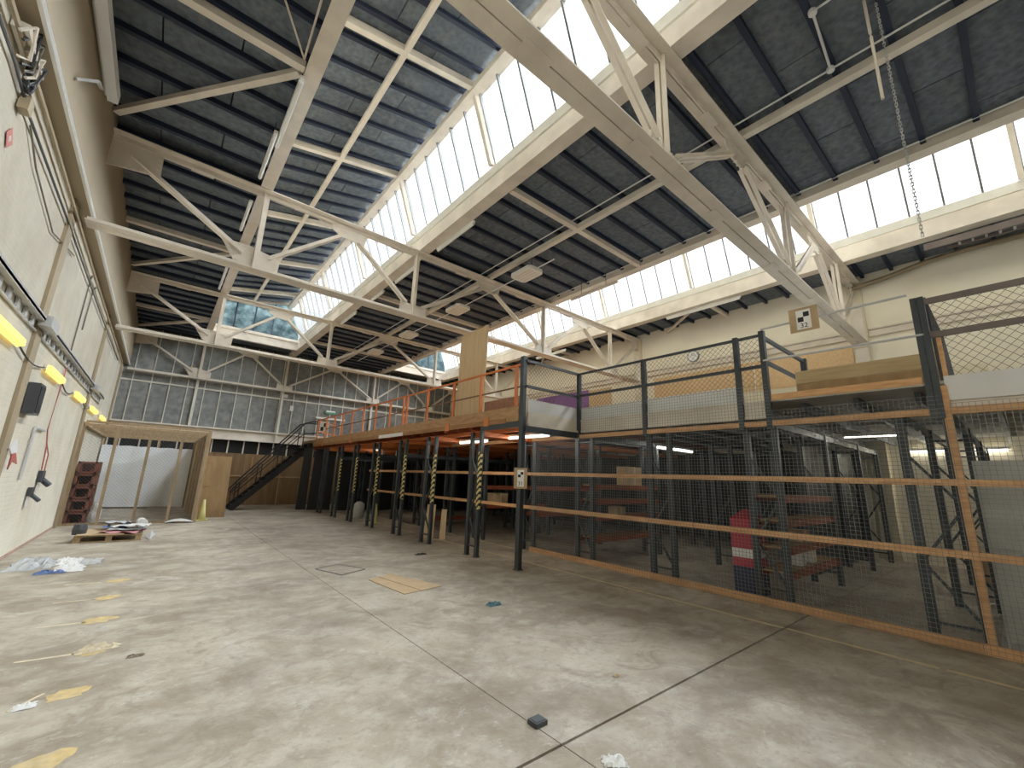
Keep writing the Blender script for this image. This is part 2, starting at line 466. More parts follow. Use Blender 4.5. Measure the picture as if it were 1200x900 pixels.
for (x, y, r) in [(-0.13, 8.5, .15), (-0.17, 7.5, .14), (-0.17, 6.5, .14), (-0.14, 5.5, .13), (-0.21, 4.6, .12), (-0.19, 3.68, .12), (-0.2, 2.75, .12)]:
    blob((x, y), r, r * 0.8, 0.2, 0.001).build('paint_patch', YELLOWP, fl)
for (x, y) in [(-0.3, 8.47), (-0.28, 7.48), (-0.27, 6.47), (-0.25, 5.48)]:
    MB().bar((x, y, 0.001), (x - 0.36, y + 0.03, 0.001), 0.035, 0.002).build('dust_streak', DUST, fl)
MB().bar((-0.33, 4.7, 0.001), (-0.47, 4.5, 0.001), 0.02, 0.002).build('dust_streak', DUST, fl)

# ------------------------------------------------------------------ walls
wl = struct('wall_left', MB().box(XL - 0.5, YF, 0, XL, YB + 0.3, ZLEDGE), BRICK, 'cream painted brick side wall', 'wall')
WL[wl.name] = Vector((0, 0, 0))
MB().box(XL - 0.5, YF, ZLEDGE, XLU, YB + 0.3, 8.0).build('upper_wall', paint('shaded_tan_wall', (0.34, 0.28, 0.195), 0.06, 0.7, 1.0, dirt=(0.32, 0.25, 0.17), dirt_amt=0.4), wl)  # tan is darkened to carry the shade above the ledge as well
MB().box(XLU - 0.02, YF, ZLEDGE - 0.04, XLU + 0.015, YB, ZLEDGE + 0.04).build('ledge_edge', WHITE, wl)
for k, y in enumerate([2.3, 9.20, 15.95, 22.6]):
    MB().box(XL - 0.02, y - 0.17, 0, XL + 0.045, y + 0.17, ZLEDGE).build('stanchion', TAN, wl)
MB().box(XL - 0.01, YF, 0, XL + 0.012, 16.2, 0.05).build('plinth', paint('exposed_brick', (0.36, 0.24, 0.185), 0.2, 0.8, 6), wl)

wr = struct('wall_right', MB().box(XR, YF, 0, XR + 0.4, YB + 0.3, 8.0), paint('bright_cream_wall', (0.78, 0.73, 0.61), 0.05, 0.65, 1.4, dirt=(0.62, 0.54, 0.40), dirt_amt=0.3), 'cream painted brick wall beyond the mezzanine', 'wall')
WL[wr.name] = Vector((0, 0, 0))
for y in TY[:3]:
    MB().box(XR - 0.10, y - 0.16, 0, XR + 0.02, y + 0.16, 7.2).build('pier', CREAM, wr)
for a, b in [(-6, 2.16), (2.5, 9.1), (9.45, 16.0)]:
    MB().box(XR - 0.12, a, 5.64, XR + 0.02, b, 5.68).box(XR - 0.12, a, 5.82, XR + 0.02, b, 5.86).box(XR - 0.05, a, 5.68, XR + 0.02, b, 5.82).build('wall_channel', STEEL, wr)

wf = struct('wall_rear', MB().box(XL - 0.5, YF - 0.3, 0, XR + 0.4, YF, 8.0), BRICK, 'painted brick wall behind the viewer', 'wall')

wb = struct('wall_back', MB().box(XL - 0.5, YB + 0.02, 2.9, XR + 0.4, YB + 0.3, 10.0), paint('back_sheeting', (0.08, 0.08, 0.08), 0.1, 0.9), 'grey panelled end wall with white glazing bars', 'wall')
WL[wb.name] = Vector((0, 0, 0))
PITCHX = 0.617
mx = [XL + 0.02 + 0.37 + PITCHX * i for i in range(-1, 26)]
mx[0] = XL + 0.02
levels = [(3.40, 5.06), (5.12, 7.40)]
for (z0, z1) in levels:
    for i in range(len(mx) - 1):
        if mx[i + 1] > XR: break
        box_piece('wall_panel', GREYPANEL, wb, ((mx[i] + mx[i + 1]) / 2, YB, (z0 + z1) / 2), (mx[i + 1] - mx[i] - 0.02, 0.03, z1 - z0))
    for x in mx:
        if x < XR: box_piece('mullion', MULLION, wb, (x, YB - 0.03, (z0 + z1) / 2), (0.035, 0.05, z1 - z0))
box_piece('transom', MULLION, wb, ((XL + XR) / 2, YB - 0.03, 5.09), (XR - XL, 0.06, 0.07))
MB().box(XL, YB - 0.20, 3.34, XR, YB + 0.02, 3.40).box(XL, YB - 0.20, 2.90, XR, YB + 0.02, 2.96).box(XL, YB - 0.06, 2.96, XR, YB + 0.02, 3.34).build('eaves_beam', STEEL, wb)
MB().box(XL, YB + 0.3, 0, XR, YB + 0.5, 2.95).build('dark_backing', BLACKSHEET, wb)
for i in range(0, 26):
    x = mx[i] + 0.05
    if x < XR: box_piece('stud', STEEL if x < 5.3 else TAN, wb, (x, YB + 0.06, 2.6), (0.05, 0.06, 0.62))
x = XL
while x < XR - 0.1:
    w = min(1.22, XR - x)
    box_piece('plywood_sheet', wood('shaded_plywood', (0.22, 0.135, 0.062), (0.16, 0.092, 0.04), 1.5, (3, 3, 0.6)), wb, (x + w / 2, YB + 0.04, 1.16), (w - 0.012, 0.02, 2.32)); x += 1.22  # plywood brown is darkened to include the shade at the end wall
for x in (2.3, 3.5, 4.75): box_piece('stud', PLYB, wb, (x, YB + 0.01, 1.1), (0.05, 0.04, 2.2))
box_piece('noggin', PLYB, wb, (3.9, YB + 0.01, 1.3), (5.0, 0.04, 0.06))

# ------------------------------------------------------------------ roof: flat strips, monitors
ROW = 0.605


def flat_roof(idx, x0, x1, joints_a, joints_b, label):
    c = struct('ceiling', MB().box(x0, YF, ZS + 0.06, x1, YB + 0.3, ZS + 0.2), DECK, label, 'ceiling')
    WL[c.name] = Vector((0, 0, 0))
    k = 0; y = -0.31 - 3 * ROW
    while y < YB - 0.1:
        ye = min(y + ROW, YB)
        js = [x0] + [j for j in (joints_a if k % 2 == 0 else joints_b) if x0 + 0.1 < j < x1 - 0.1] + [x1]
        for a, b in zip(js[:-1], js[1:]):
            box_piece('ceiling_slab', SLAB, c, ((a + b) / 2, (y + ye) / 2, ZS + 0.03), (b - a - 0.02, ye - y - 0.03, 0.06))
        box_piece('ceiling_joist', JOIST, c, ((x0 + x1) / 2, y, ZS - 0.03), (x1 - x0, 0.075, 0.12))
        y += ROW; k += 1
    MB().box(x0, YF, ZS, x1, -0.31 - 3 * ROW - 0.05, ZS + 0.06).build('ceiling_slab_field', SLAB, c)['kind'] = 'stuff'
    return c


flat_roof(0, XLU, 0.745, [-0.91], [-0.03], 'dark slab roof strip above the side wall lamps')
flat_roof(1, 4.57, 9.03, [5.09, 6.90, 8.7], [5.94, 7.78], 'dark slab roof strip between the two rooflights')
flat_roof(2, 12.76, XR, [], [13.5], 'dark slab roof strip over the mezzanine wall')

MS = 0.21  # slope of the monitor roof
FRY = [2.60 + 3.46 * k for k in range(-1, 6)]


def monitor(k):
    dx = k * MON_DX
    xa, xr = 0.90 + dx, 3.80 + dx
    zr = 9.50; za = zr - MS * (xr - xa)
    side = 'nearer' if k == 0 else 'farther'
    c = struct('ceiling', MB().add([(xa - 0.1, MON_Y0, za + 0.06), (xr + 0.1, MON_Y0, zr + 0.08), (xr + 0.1, MON_Y0, zr + 0.2), (xa - 0.1, MON_Y0, za + 0.2),
                                    (xa - 0.1, MON_Y1 + 0.1, za + 0.06), (xr + 0.1, MON_Y1 + 0.1, zr + 0.08), (xr + 0.1, MON_Y1 + 0.1, zr + 0.2), (xa - 0.1, MON_Y1 + 0.1, za + 0.2)],
                                   [(3, 2, 1, 0), (4, 5, 6, 7), (0, 1, 5, 4), (1, 2, 6, 5), (2, 3, 7, 6), (3, 0, 4, 7)]), DECK,
               'sloping dark slab roof of the ' + side + ' rooflight monitor', 'ceiling')
    WL[c.name] = Vector((0, 0, 0))
    L = (xr - xa) / math.cos(math.atan(MS)); ang = -math.atan(MS)
    y = -0.31 - 3 * ROW if k == 0 else 99; n = 0
    mid = (xa + xr) / 2
    while y < MON_Y1 - 0.3:
        js = [0.0, (1.0 if n % 2 == 0 else 1.85), L]
        for a, b in zip(js[:-1], js[1:]):
            s = (a + b) / 2 * math.cos(ang)
            box_piece('ceiling_slab', SLAB, c, (xa + s, y + ROW / 2, za + MS * s + 0.03), (b - a - 0.02, ROW - 0.03, 0.06), (0, ang, 0))
        box_piece('ceiling_joist', JOIST, c, (mid, y, za + MS * (mid - xa) - 0.03), (L, 0.075, 0.10), (0, ang, 0))
        y += ROW; n += 1
    # upstand on the far side of the valley beam and end walls
    MB().box(xa - 0.06, MON_Y0, ZS, xa, MON_Y1, za + 0.15).build('upstand', CREAM, c)
    MB().plate([(xa, MON_Y0, ZS), (4.45 + dx, MON_Y0, ZS), (xr, MON_Y0, zr + 0.1), (xa, MON_Y0, za + 0.1)], (0, 1, 0), 0.06).build('end_wall', CREAM, c)
    # far end: sill, frosted panes between bars
    ye = MON_Y1
    MB().box(xa, ye - 0.06, ZS - 0.2, 4.45 + dx, ye + 0.1, 7.72).box(xa, ye - 0.12, 7.60, 4.45 + dx, ye + 0.06, 7.72).build('end_sill', STEEL, c)
    MB().plate([(xa - 0.1, ye + 0.06, za - 0.06), (xr, ye + 0.06, zr - 0.06), (xr + 0.12, ye + 0.06, zr - 0.1), (xr + 0.1, ye + 0.06, zr + 0.2), (xa - 0.1, ye + 0.06, za + 0.2)], (0, 1, 0), 0.06).build('end_fascia', STEEL, c)
    w1 = struct('window_%d' % (3 + k), MB().bar((xa, ye, za - 0.05), (xr, ye, zr - 0.05), 0.07, 0.08), STEEL, 'frosted end window of the ' + side + ' roof monitor', 'window')
    WL[w1.name] = Vector((0, 0, 0))
    xe = [xa + 0.02, xa + 0.75, xa + 1.5, xa + 2.25, 4.30 + dx]
    for a, b in zip(xe[:-1], xe[1:]):
        def top(x): return za + MS * (x - xa) if x <= xr - 0.05 else zr - (x - xr + 0.05) * 2.75
        poly = [(a + 0.02, ye, 7.72), (b - 0.02, ye, 7.72), (b - 0.02, ye, max(7.74, top(b)))]
        if a < xr < b: poly.append((xr - 0.03, ye, zr - 0.05))
        poly.append((a + 0.02, ye, top(a)))
        MB().plate(poly, (0, 1, 0), 0.012).build('pane', FROST, w1)
        if a > xa + 0.1: MB().box(a - 0.02, ye - 0.03, 7.72, a + 0.02, ye + 0.02, top(a)).build('glazing_bar', JOIST, w1)
    # glazed face
    w = struct('window_%d' % (1 + k), MB().box(3.64 + dx, MON_Y0, 9.22, 3.80 + dx, MON_Y1, 9.385).box(3.80 + dx, MON_Y0, 9.30, 3.92 + dx, MON_Y1, 9.38), STEEL,
               'long sloping glazed rooflight, ' + side + ' one', 'rooflight')
    WL[w.name] = Vector((0, 0, 0))
    gx0, gz0, gx1, gz1 = 3.86 + dx, 9.32, 4.38 + dx, 7.86
    P = 3.46 / 6
    y0 = 2.60 + P * -17
    nb = int((MON_Y1 - y0) / P)
    for i in range(nb):
        a = y0 + P * i; b = a + P
        m_ = MB().add([(gx0, a + 0.012, gz0), (gx1, a + 0.012, gz1), (gx1, b - 0.012, gz1), (gx0, b - 0.012, gz0)], [(0, 1, 2, 3)])
        if i == 0: pane0 = m_.build('pane', GLASS, w); pane_y = a
        else:
            o = bpy.data.objects.new('pane', pane0.data); COL.objects.link(o); o.parent = w; o.location = (0, a - pane_y, 0); WL[o.name] = Vector((0, a - pane_y, 0))
        d = math.hypot(gx1 - gx0, gz1 - gz0)
        box_piece('glazing_bar', paint('glazing_bar_paint', (0.10, 0.10, 0.10), 0.1, 0.5), w, ((gx0 + gx1) / 2, a, (gz0 + gz1) / 2), (0.07, 0.036, d), (0, -math.atan2(gx1 - gx0, gz0 - gz1), 0))
    # frames every half truss bay
    for y in FRY:
        if y < -1.5: continue
        if k == 0:
            MB().bar((xa, y, za - 0.10), (3.72, y, 9.36), 0.11, 0.14, (0, 0, 1)).build('rafter', STEEL, c)
        MB().bar((gx0 - 0.10, y + 0.05, gz0 - 0.02), (gx1 - 0.10, y + 0.05, gz1), 0.09, 0.10, (1, 0, 0)).build('stanchion', STEEL, w)
    if k == 0:
        MB().bar((2.22, MON_Y0, za + MS * 1.32 - 0.135), (2.22, MON_Y1, za + MS * 1.32 - 0.135), 0.10, 0.10).build('purlin', STEEL, c)
    # gutter beam
    g = MB().box(4.30 + dx, YF, 7.245, 4.57 + dx, YB - 0.1, 7.58).box(4.36 + dx, YF, 7.58, 4.60 + dx, MON_Y1, 7.67)
    MB().box(4.32 + dx, YF, 7.67, 4.52 + dx, MON_Y1 + 0.05, 7.87).build('window_sill', MULLION, w)
    g.build('gutter_beam', STEEL, w)


monitor(0); monitor(1)
for k in (0, 1):
    dx = k * MON_DX
    c = struct('ceiling', MB().box(0.90 + dx, MON_Y1 + 0.1, ZS + 0.02, 4.4 + dx, YB + 0.3, ZS + 0.2).box(0.90 + dx, YF, ZS + 0.02, 4.4 + dx, MON_Y0, ZS + 0.2), SLAB, 'dark roof beyond the end of the %s monitor' % ('nearer' if k == 0 else 'farther'), 'ceiling')

vb = MB().box(0.745, YF, 7.25, 0.895, YB - 0.1, 7.60).box(0.71, YF, 7.222, 0.93, YB - 0.1, 7.25).build('valley_beam', STEEL)
tag(vb, 'cream steel beam along the foot of the nearer monitor slope', 'beam')
vb = MB().box(9.03, YF, 7.25, 9.17, YB - 0.1, 7.62).box(9.0, YF, 7.222, 9.24, YB - 0.1, 7.25).box(9.17, YF, 7.25, 9.185, YB - 0.1, 7.62).build('valley_beam', STEEL)
tag(vb, 'cream steel beam bordering the farther rooflight', 'beam')
pb = MB().box(6.50, YF, 7.225, 6.62, YB - 0.1, 7.345).build('roof_purlin', STEEL)
tag(pb, 'cream purlin along the middle of the central flat roof', 'beam')
# cross beams in the flat strips between trusses
crossb = [(0.92, 5.81, 'short cream roof beam')]
for i, y in enumerate([5.81, 12.75, 19.65]):
    o = MB().bar((4.58, y, 7.285), (9.0, y, 7.285), 0.12, 0.115).build('roof_cross_beam', STEEL)
    tag(o, '%s cream cross beam of the central flat roof, counting from the viewer' % ORD[i], 'beam', 'cross beams of the flat roof')
for i, y in enumerate([5.81, 12.75, 19.68]):
    o = MB().bar((0.70, y, 7.285), (XLU + 0.01, y, 7.285), 0.12, 0.11).build('roof_cross_beam', STEEL)
    tag(o, '%s cream cross beam between side wall and valley beam, counting from the viewer' % ORD[i], 'beam', 'side strip cross beams')
    o = MB().bar((0.66, y + 0.12, 7.27), (XLU + 0.05, y + 2.9, 7.27), 0.10, 0.09).build('wind_brace', STEEL)
    tag(o, 'cream diagonal brace from valley beam to side wall, %s from the viewer' % ORD[i], 'brace', 'roof wind braces')
    if i == 0:
        for k, (q, l) in enumerate([((0.2, 4.9, 7.30), 'left'), ((0.62, 4.7, 7.30), 'right')]):
            tag(MB().tube([(0.66, 5.66, 7.26), q], 0.014, 6).build('tie_rod', STEEL), 'thin tie rod above the first cross beam, %s one' % l, 'rod')
for i, y in enumerate([5.75, 12.7]):
    o = MB().bar((12.80, y, 7.29), (XR - 0.03, y, 7.29), 0.10, 0.10).build('roof_cross_beam', STEEL)
    tag(o, '%s short cream beam under the roof over the mezzanine wall' % ORD[i], 'beam', 'mezzanine side cross beams')
    o = MB().bar((12.85, y + 0.6, 7.28), (XR - 0.06, y + 2.2, 7.24), 0.07, 0.07).build('wind_brace', STEEL)
    tag(o, '%s slanting cream brace under the roof over the mezzanine wall' % ORD[i], 'brace', 'roof wind braces')

# ------------------------------------------------------------------ trusses
BN = [0.865, 4.325, 8.87, 12.33]      # bottom nodes
TN = [2.60, 6.62, 10.64]              # top nodes
TL = ['nearest the viewer', 'second from the viewer', 'third from the viewer', 'against the grey end wall']


def truss(y, label):
    t = empty('roof_truss', (XLU, y, ZB - 0.1), 'cream riveted steel lattice truss spanning the hall, ' + label, 'truss', 'roof trusses')
    x0, x1 = XLU - 0.03, XR + 0.02
    for nm, z, up in (('bottom_chord', ZB, 1), ('top_chord', ZT, -1)):
        b = MB()
        for s in (-1, 1):
            if up == 1:
                b.box(x0, y + s * 0.007, z - 0.085, x1, y + s * 0.165, z - 0.066).box(x0, y + s * 0.007, z - 0.066, x1, y + s * 0.03, z + 0.03)
            else:
                b.box(x0, y + s * 0.007, z - 0.02, x1, y + s * 0.165, z).box(x0, y + s * 0.007, z - 0.11, x1, y + s * 0.03, z - 0.02)
        # batten plates between the two angles
        for x in [-0.4, 1.9, 3.6, 5.5, 7.7, 9.8, 11.6, 13.2]:
            b.box(x, y - 0.06, z - 0.092 if up == 1 else z - 0.116, x + 0.35, y + 0.06, z - 0.085 if up == 1 else z - 0.11)
        b.build(nm, STEEL, t)
    nodes = [(x0 + 0.10, ZT - 0.16, 1)]
    for i in range(4):
        nodes.append((BN[i], ZB + 0.10, 0))
        if i < 3: nodes.append((TN[i], ZT - 0.16, 1))
    nodes.append((x1 - 0.1, ZT - 0.16, 1))
    for (a, b) in zip(nodes[:-1], nodes[1:]):
        p = Vector((a[0], y, a[1])); q = Vector((b[0], y, b[1])); d = (q - p).normalized()
        p = p + d * 0.27; q = q - d * 0.27
        w = 0.085
        m_ = MB()
        for s in (-1, 1):
            m_.bar(p + Vector((0, s * 0.019, 0)), q + Vector((0, s * 0.019, 0)), 0.014, w, (0, 0, 1))
            u = Vector((0, 1, 0)).cross(d).normalized()
            o2 = u * (w / 2 - 0.008)
            m_.bar(p + o2 + Vector((0, s * 0.052, 0)), q + o2 + Vector((0, s * 0.052, 0)), 0.052, 0.014, u)
        m_.build('diagonal', STEEL, t)
    for x in BN:
        m_ = MB()
        for s in (-1, 1):
            m_.bar((x, y + s * 0.019, ZB - 0.05), (x, y + s * 0.019, ZT - 0.02), 0.10, 0.014, (0, 1, 0)).bar((x - 0.043, y + s * 0.052, ZB), (x - 0.043, y + s * 0.052, ZT - 0.02), 0.014, 0.052, (0, 1, 0))
        m_.build('vertical', STEEL, t)
    def gus(poly):
        g = MB().plate([(a, y, b) for a, b in poly], (0, 1, 0), 0.022).build('gusset_plate', STEEL, t)
        # rivets along the plate edges
        r = MB(); n = len(poly)
        cx = sum(p[0] for p in poly) / n; cz = sum(p[1] for p in poly) / n
        for i in range(n):
            a, b = poly[i], poly[(i + 1) % n]; L = math.hypot(b[0] - a[0], b[1] - a[1]); k = int(L / 0.11)
            for j in range(1, k):
                px = a[0] + (b[0] - a[0]) * j / k; pz = a[1] + (b[1] - a[1]) * j / k
                px += (cx - px) * 0.13; pz += (cz - pz) * 0.13
                r.box(px - 0.016, y - 0.03, pz - 0.016, px + 0.016, y + 0.03, pz + 0.016)
        if r.v: r.build('rivets', STEEL, g)['kind'] = 'stuff'
    for i, x in enumerate(BN):
        if i == 0: gus([(x - 0.62, ZB + 0.42), (x - 0.30, ZB - 0.05), (x + 0.40, ZB - 0.05), (x + 0.42, ZB + 0.30), (x - 0.1, ZB + 0.42)])
        else: gus([(x - 0.38, ZB - 0.05), (x + 0.38, ZB - 0.05), (x + 0.34, ZB + 0.25), (x, ZB + 0.2), (x - 0.34, ZB + 0.32)])
    for x in TN: gus([(x - 0.42, ZT - 0.02), (x + 0.42, ZT - 0.02), (x + 0.34, ZT - 0.38), (x - 0.2, ZT - 0.34), (x - 0.42, ZT - 0.22)])
    gus([(x0, ZT), (x0 + 0.72, ZT - 0.05), (x0 + 0.74, ZT - 0.52), (x0 + 0.02, ZT - 0.62)])
    gus([(x1, ZT), (x1 - 0.5, ZT - 0.05), (x1 - 0.45, ZT - 0.4), (x1 - 0.02, ZT - 0.5)])
    MB().box(XR - 0.14, y - 0.13, 4.95, XR - 0.10, y + 0.13, 6.65).box(XR - 0.18, y - 0.16, 5.36, XR - 0.02, y + 0.16, 5.44).build('bearing_bracket', STEEL, t)
    return t


for y, l in zip(TY, TL): truss(y, l)
# columns of the end wall
for i, x in enumerate(BN):
    o = MB().box(x - 0.05, YB - 0.16, 2.92, x + 0.05, YB - 0.02, 5.5).build('end_wall_post', MULLION)
    tag(o, '%s slim white post of the grey end wall from the left' % ORD[i], 'post', 'end wall posts')

# ================================================================== MEZZANINE
mz = empty('mezzanine_platform', (10.0, 14.0, 0), 'timber decked mezzanine floor carried on the storage racks', 'mezzanine')
YE = 22.4                                             # far end of the deck
GREYDECK = paint('pale_deck', (0.40, 0.39, 0.37), 0.1, 0.7)
y = -4.0
while y < YE - 0.05:                                   # deck sheets, laid across the depth
    y1 = min(y + 1.83, YE)
    x = MX if y < JY - 0.1 else FX
    xx = x
    while xx < XR - 0.2:
        x1 = min(xx + 2.44, XR - 0.16)
        box_piece('deck_sheet', PLYDECK if y > JY - 0.2 else GREYDECK, mz, ((xx + x1) / 2, (y + y1) / 2, DECKZ - 0.02), (x1 - xx - 0.006, y1 - y - 0.006, 0.04)); xx = x1
    y = y1
# rust-orange joists under the deep part, running across
y = 6.5
while y < YE:
    box_piece('deck_joist', RUST, mz, ((FX + 0.12 + XR) / 2, y, 2.79), (XR - FX - 0.5, 0.06, 0.17)); y += 0.62
for x in (5.9, 7.5, 9.8, 12.1):
    box_piece('deck_bearer', ORANGE if x < 6 else RACK, mz, (x, (JY + YE) / 2 + 0.2, 2.655), (0.06, YE - JY - 0.6, 0.09))
y = -3.6
while y < JY - 0.3:
    box_piece('deck_joist', RACK, mz, ((MX + 0.2 + XR) / 2, y, 2.79), (XR - MX - 0.5, 0.06, 0.14)); y += 0.62
# fascia of the deep part
MB().box(FX - 0.03, JY + 0.12, 2.72, FX, YE, 3.02).build('fascia_board', PLYDECK, mz)
MB().box(FX - 0.045, JY + 0.5, 2.70, FX - 0.03, YE, 2.80).build('fascia_beam', wood('fascia_brown', (0.33, 0.17, 0.07), (0.22, 0.10, 0.04), 3.0, (6, 0.7, 6)), mz)
for yy in (7.3, 8.9, 12.2, 15.6, 19.0):
    MB().box(FX - 0.055, yy - 0.10, 2.68, FX - 0.045, yy + 0.06, 2.86).build('beam_plate', ORANGE, mz)
MB().box(FX - 0.06, 11.3, 2.70, FX - 0.045, 13.0, 2.80).build('white_strip', OFFWHITE, mz)
# cream channel and toe boards of the shallow part
MB().box(MX + 0.02, 2.35, 2.64, MX + 0.08, JY, 2.90).box(MX, 2.35, 2.86, MX + 0.08, JY, 2.90).box(MX, 2.35, 2.62, MX + 0.08, JY, 2.66).build('edge_channel', STEEL, mz)
MB().box(FX + 0.1, JY - 0.02, 2.64, MX + 0.05, JY + 0.04, 2.90).box(FX + 0.1, JY - 0.06, 2.62, MX, JY, 2.66).build('edge_channel', STEEL, mz)
MB().box(MX + 0.04, -4.0, 2.54, MX + 0.08, 0.5, 2.66).box(MX + 0.025, -4.0, 2.50, MX + 0.08, 0.5, 2.54).build('edge_channel', STEEL, mz)
MB().box(MX + 0.03, 2.80, 2.90, MX + 0.055, JY - 0.1, 3.16).build('toe_board', OFFWHITE, mz)
MB().box(FX + 0.1, JY - 0.01, 2.90, MX, JY + 0.02, 3.16).build('toe_board', OFFWHITE, mz)
MB().box(MX + 0.0, -4.0, 2.66, MX + 0.03, 0.46, 2.95).build('toe_board', OFFWHITE, mz)
MB().box(MX - 0.01, 0.64, 2.88, MX + 0.03, 2.28, 2.97).build('edge_strip', RAILWOOD, mz)

# orange guard rail along the deep part
gr = empty('orange_guard_rail', (FX + 0.03, 14, DECKZ), 'orange tube guard rail along the mezzanine edge', 'railing')
oy = [6.40, 7.63, 8.78, 10.1, 11.33, 11.55, 12.5, 13.65, 14.75, 15.85, 16.9, 17.9, 19.0, 20.2]
for yy in oy: MB().box(FX, yy - 0.03, 2.74, FX + 0.05, yy + 0.03, 3.86).build('post', ORANGE, gr)
MB().tube([(FX + 0.025, 6.22, 3.88), (FX + 0.025, 20.3, 3.88)], 0.028, 8).build('top_rail', ORANGE, gr)
MB().bar((FX + 0.03, 6.22, 3.42), (FX + 0.03, 20.3, 3.42), 0.02, 0.03).build('mid_rail', paint('dark_brown_paint', (0.16, 0.08, 0.04), 0.1), gr)
MB().bar((FX + 0.05, 20.3, 3.86), (FX + 1.7, 22.3, 3.86), 0.04, 0.04).bar((FX + 0.05, 20.3, 3.4), (FX + 1.7, 22.3, 3.4), 0.04, 0.04).build('return_rail', ORANGE, gr)
for q in (0.3, 0.65, 1.0): MB().box(FX + 0.05 + 1.65 * q - 0.03, 20.3 + 2 * q - 0.03, 2.9, FX + 0.11 + 1.65 * q - 0.03, 20.3 + 2 * q + 0.03, 3.88).build('post', ORANGE, gr)

# diagonal (chain link) wire
def chainlink(y0, y1, z0, z1, x, cell=0.062, t=0.0042, axis='y'):
    b = MB(); H = z1 - z0; Lh = y1 - y0
    def P(s, z): return (x, y0 + s, z) if axis == 'y' else (y0 + s, x, z)
    up = (1, 0, 0) if axis == 'y' else (0, 1, 0)
    s = -H
    while s < Lh:
        a0, a1 = max(s, 0), min(s + H, Lh)
        if a1 > a0 + 1e-3:
            b.bar(P(a0, z0 + a0 - s), P(a1, z0 + a1 - s), t, t, up)
            b.bar(P(a0, z1 - (a0 - s)), P(a1, z1 - (a1 - s)), t, t, up)
        s += cell * 1.414
    return b


gg = empty('grey_guard_rail', (MX, 4.3, DECKZ), 'dark grey guard rail with diamond wire above the mesh partition', 'railing')
def gpost(x, y, z0, z1, w=0.075): MB().box(x - 0.04, y - w / 2, z0, x + 0.04, y + w / 2, z1).build('post', RACK, gg)
gpost(MX, JY - 0.06, 2.46, 3.93); gpost(MX, 4.43, 2.46, 3.93); gpost(MX, 2.72, 2.46, 3.96); gpost(MX, 2.33, 2.46, 3.98); gpost(MX, 0.592, 2.46, 3.96, 0.06); gpost(MX, 0.528, 2.46, 3.96, 0.06)
for a, b in ((2.33, JY - 0.06),):
    MB().box(MX - 0.02, a, 3.90, MX + 0.02, b, 3.94).build('top_rail', RACK, gg); MB().box(MX - 0.02, a, 3.40, MX + 0.02, b, 3.45).build('mid_rail', RACK, gg)
    chainlink(a + 0.03, b - 0.03, 3.12, 3.90, MX + 0.03).build('diamond_wire', DARKWIRE, gg)['kind'] = 'stuff'
MB().box(FX + 0.02, JY - 0.05, 3.90, MX, JY, 3.95).build('top_rail', RACK, gg); MB().box(FX + 0.02, JY - 0.05, 3.38, MX, JY, 3.43).build('mid_rail', RACK, gg)
MB().box(FX + 0.02, JY - 0.05, 2.50, MX + 0.5, JY + 0.02, 2.62).build('bottom_rail', RACK, gg)
chainlink(FX + 0.1, MX - 0.05, 3.14, 3.90, JY - 0.01, axis='x').build('diamond_wire', DARKWIRE, gg)['kind'] = 'stuff'
# gate gap with loose tube rails and a return
MB().tube([(MX - 0.03, 2.33, 4.0), (MX - 0.03, 0.64, 4.02)], 0.017, 8).build('gate_tube', GALV, gg)
MB().tube([(MX - 0.03, 2.33, 3.50), (MX - 0.03, 0.55, 3.48)], 0.017, 8).build('gate_tube', GALV, gg)
MB().bar((MX, 2.32, 3.88), (8.8, 2.32, 3.88), 0.05, 0.05).build('return_rail', RACK, gg)
MB().bar((MX, 2.32, 3.49), (8.8, 2.32, 3.49), 0.05, 0.05).build('return_rail', RACK, gg)
gpost(8.80, 2.32, 2.92, 3.93, 0.09)
# panel right of the gate
RUSTY = paint('purple_grey_rail', (0.16, 0.13, 0.125), 0.15, 0.6)
MB().box(MX - 0.02, -4.0, 3.86, MX + 0.02, 0.5, 3.93).build('top_rail', RUSTY, gg); MB().box(MX - 0.02, -4.0, 3.43, MX + 0.02, 0.5, 3.50).build('mid_rail', RUSTY, gg)
chainlink(-3.0, 0.48, 2.95, 3.88, MX + 0.03, 0.068).build('diamond_wire', DARKWIRE, gg)['kind'] = 'stuff'
MB().bar((MX + 0.05, 0.44, 2.92), (MX + 0.05, 0.44, 3.5), 0.05, 0.04).build('wood_batten', RAILWOOD, gg)

# ------------------------------------------------------------------ mesh partition
mp = empty('mesh_partition', (MX, 2.0, 0), 'square wire mesh partition on orange-brown timber rails', 'partition')
for z, h, y1 in ((0.055, 0.10, 7.55), (0.97, 0.075, 17.5), (1.735, 0.075, 17.5), (2.54, 0.08, 12.0)):
    ys = [-4.0, 0.55, 4.4, y1] if y1 < 8 else [-4.0, -0.3, 3.6, 7.7, 12.0, y1][:5 if y1 < 13 else 6]
    for a, b in zip(ys[:-1], ys[1:]):
        MB().box(MX - 0.03, a + 0.003, z - h / 2, MX + 0.02, b - 0.003, z + h / 2).build('timber_rail', RAILWOOD, mp)
for yy in (0.48,): MB().box(MX - 0.022, yy - 0.035, 0.11, MX + 0.018, yy + 0.035, 2.84).build('timber_post', RAILWOOD, mp)


def square_mesh(y0, y1, z0, z1, x, c=0.05, t=0.0037):
    b = MB(); n = int((y1 - y0) / c)
    for i in range(n + 1): b.bar((x, y0 + i * c, z0), (x, y0 + i * c, z1), t, t, (1, 0, 0))
    m = int((z1 - z0) / c)
    for i in range(m + 1): b.bar((x - t, y0, z0 + i * c), (x - t, y1, z0 + i * c), t, t, (1, 0, 0))
    return b


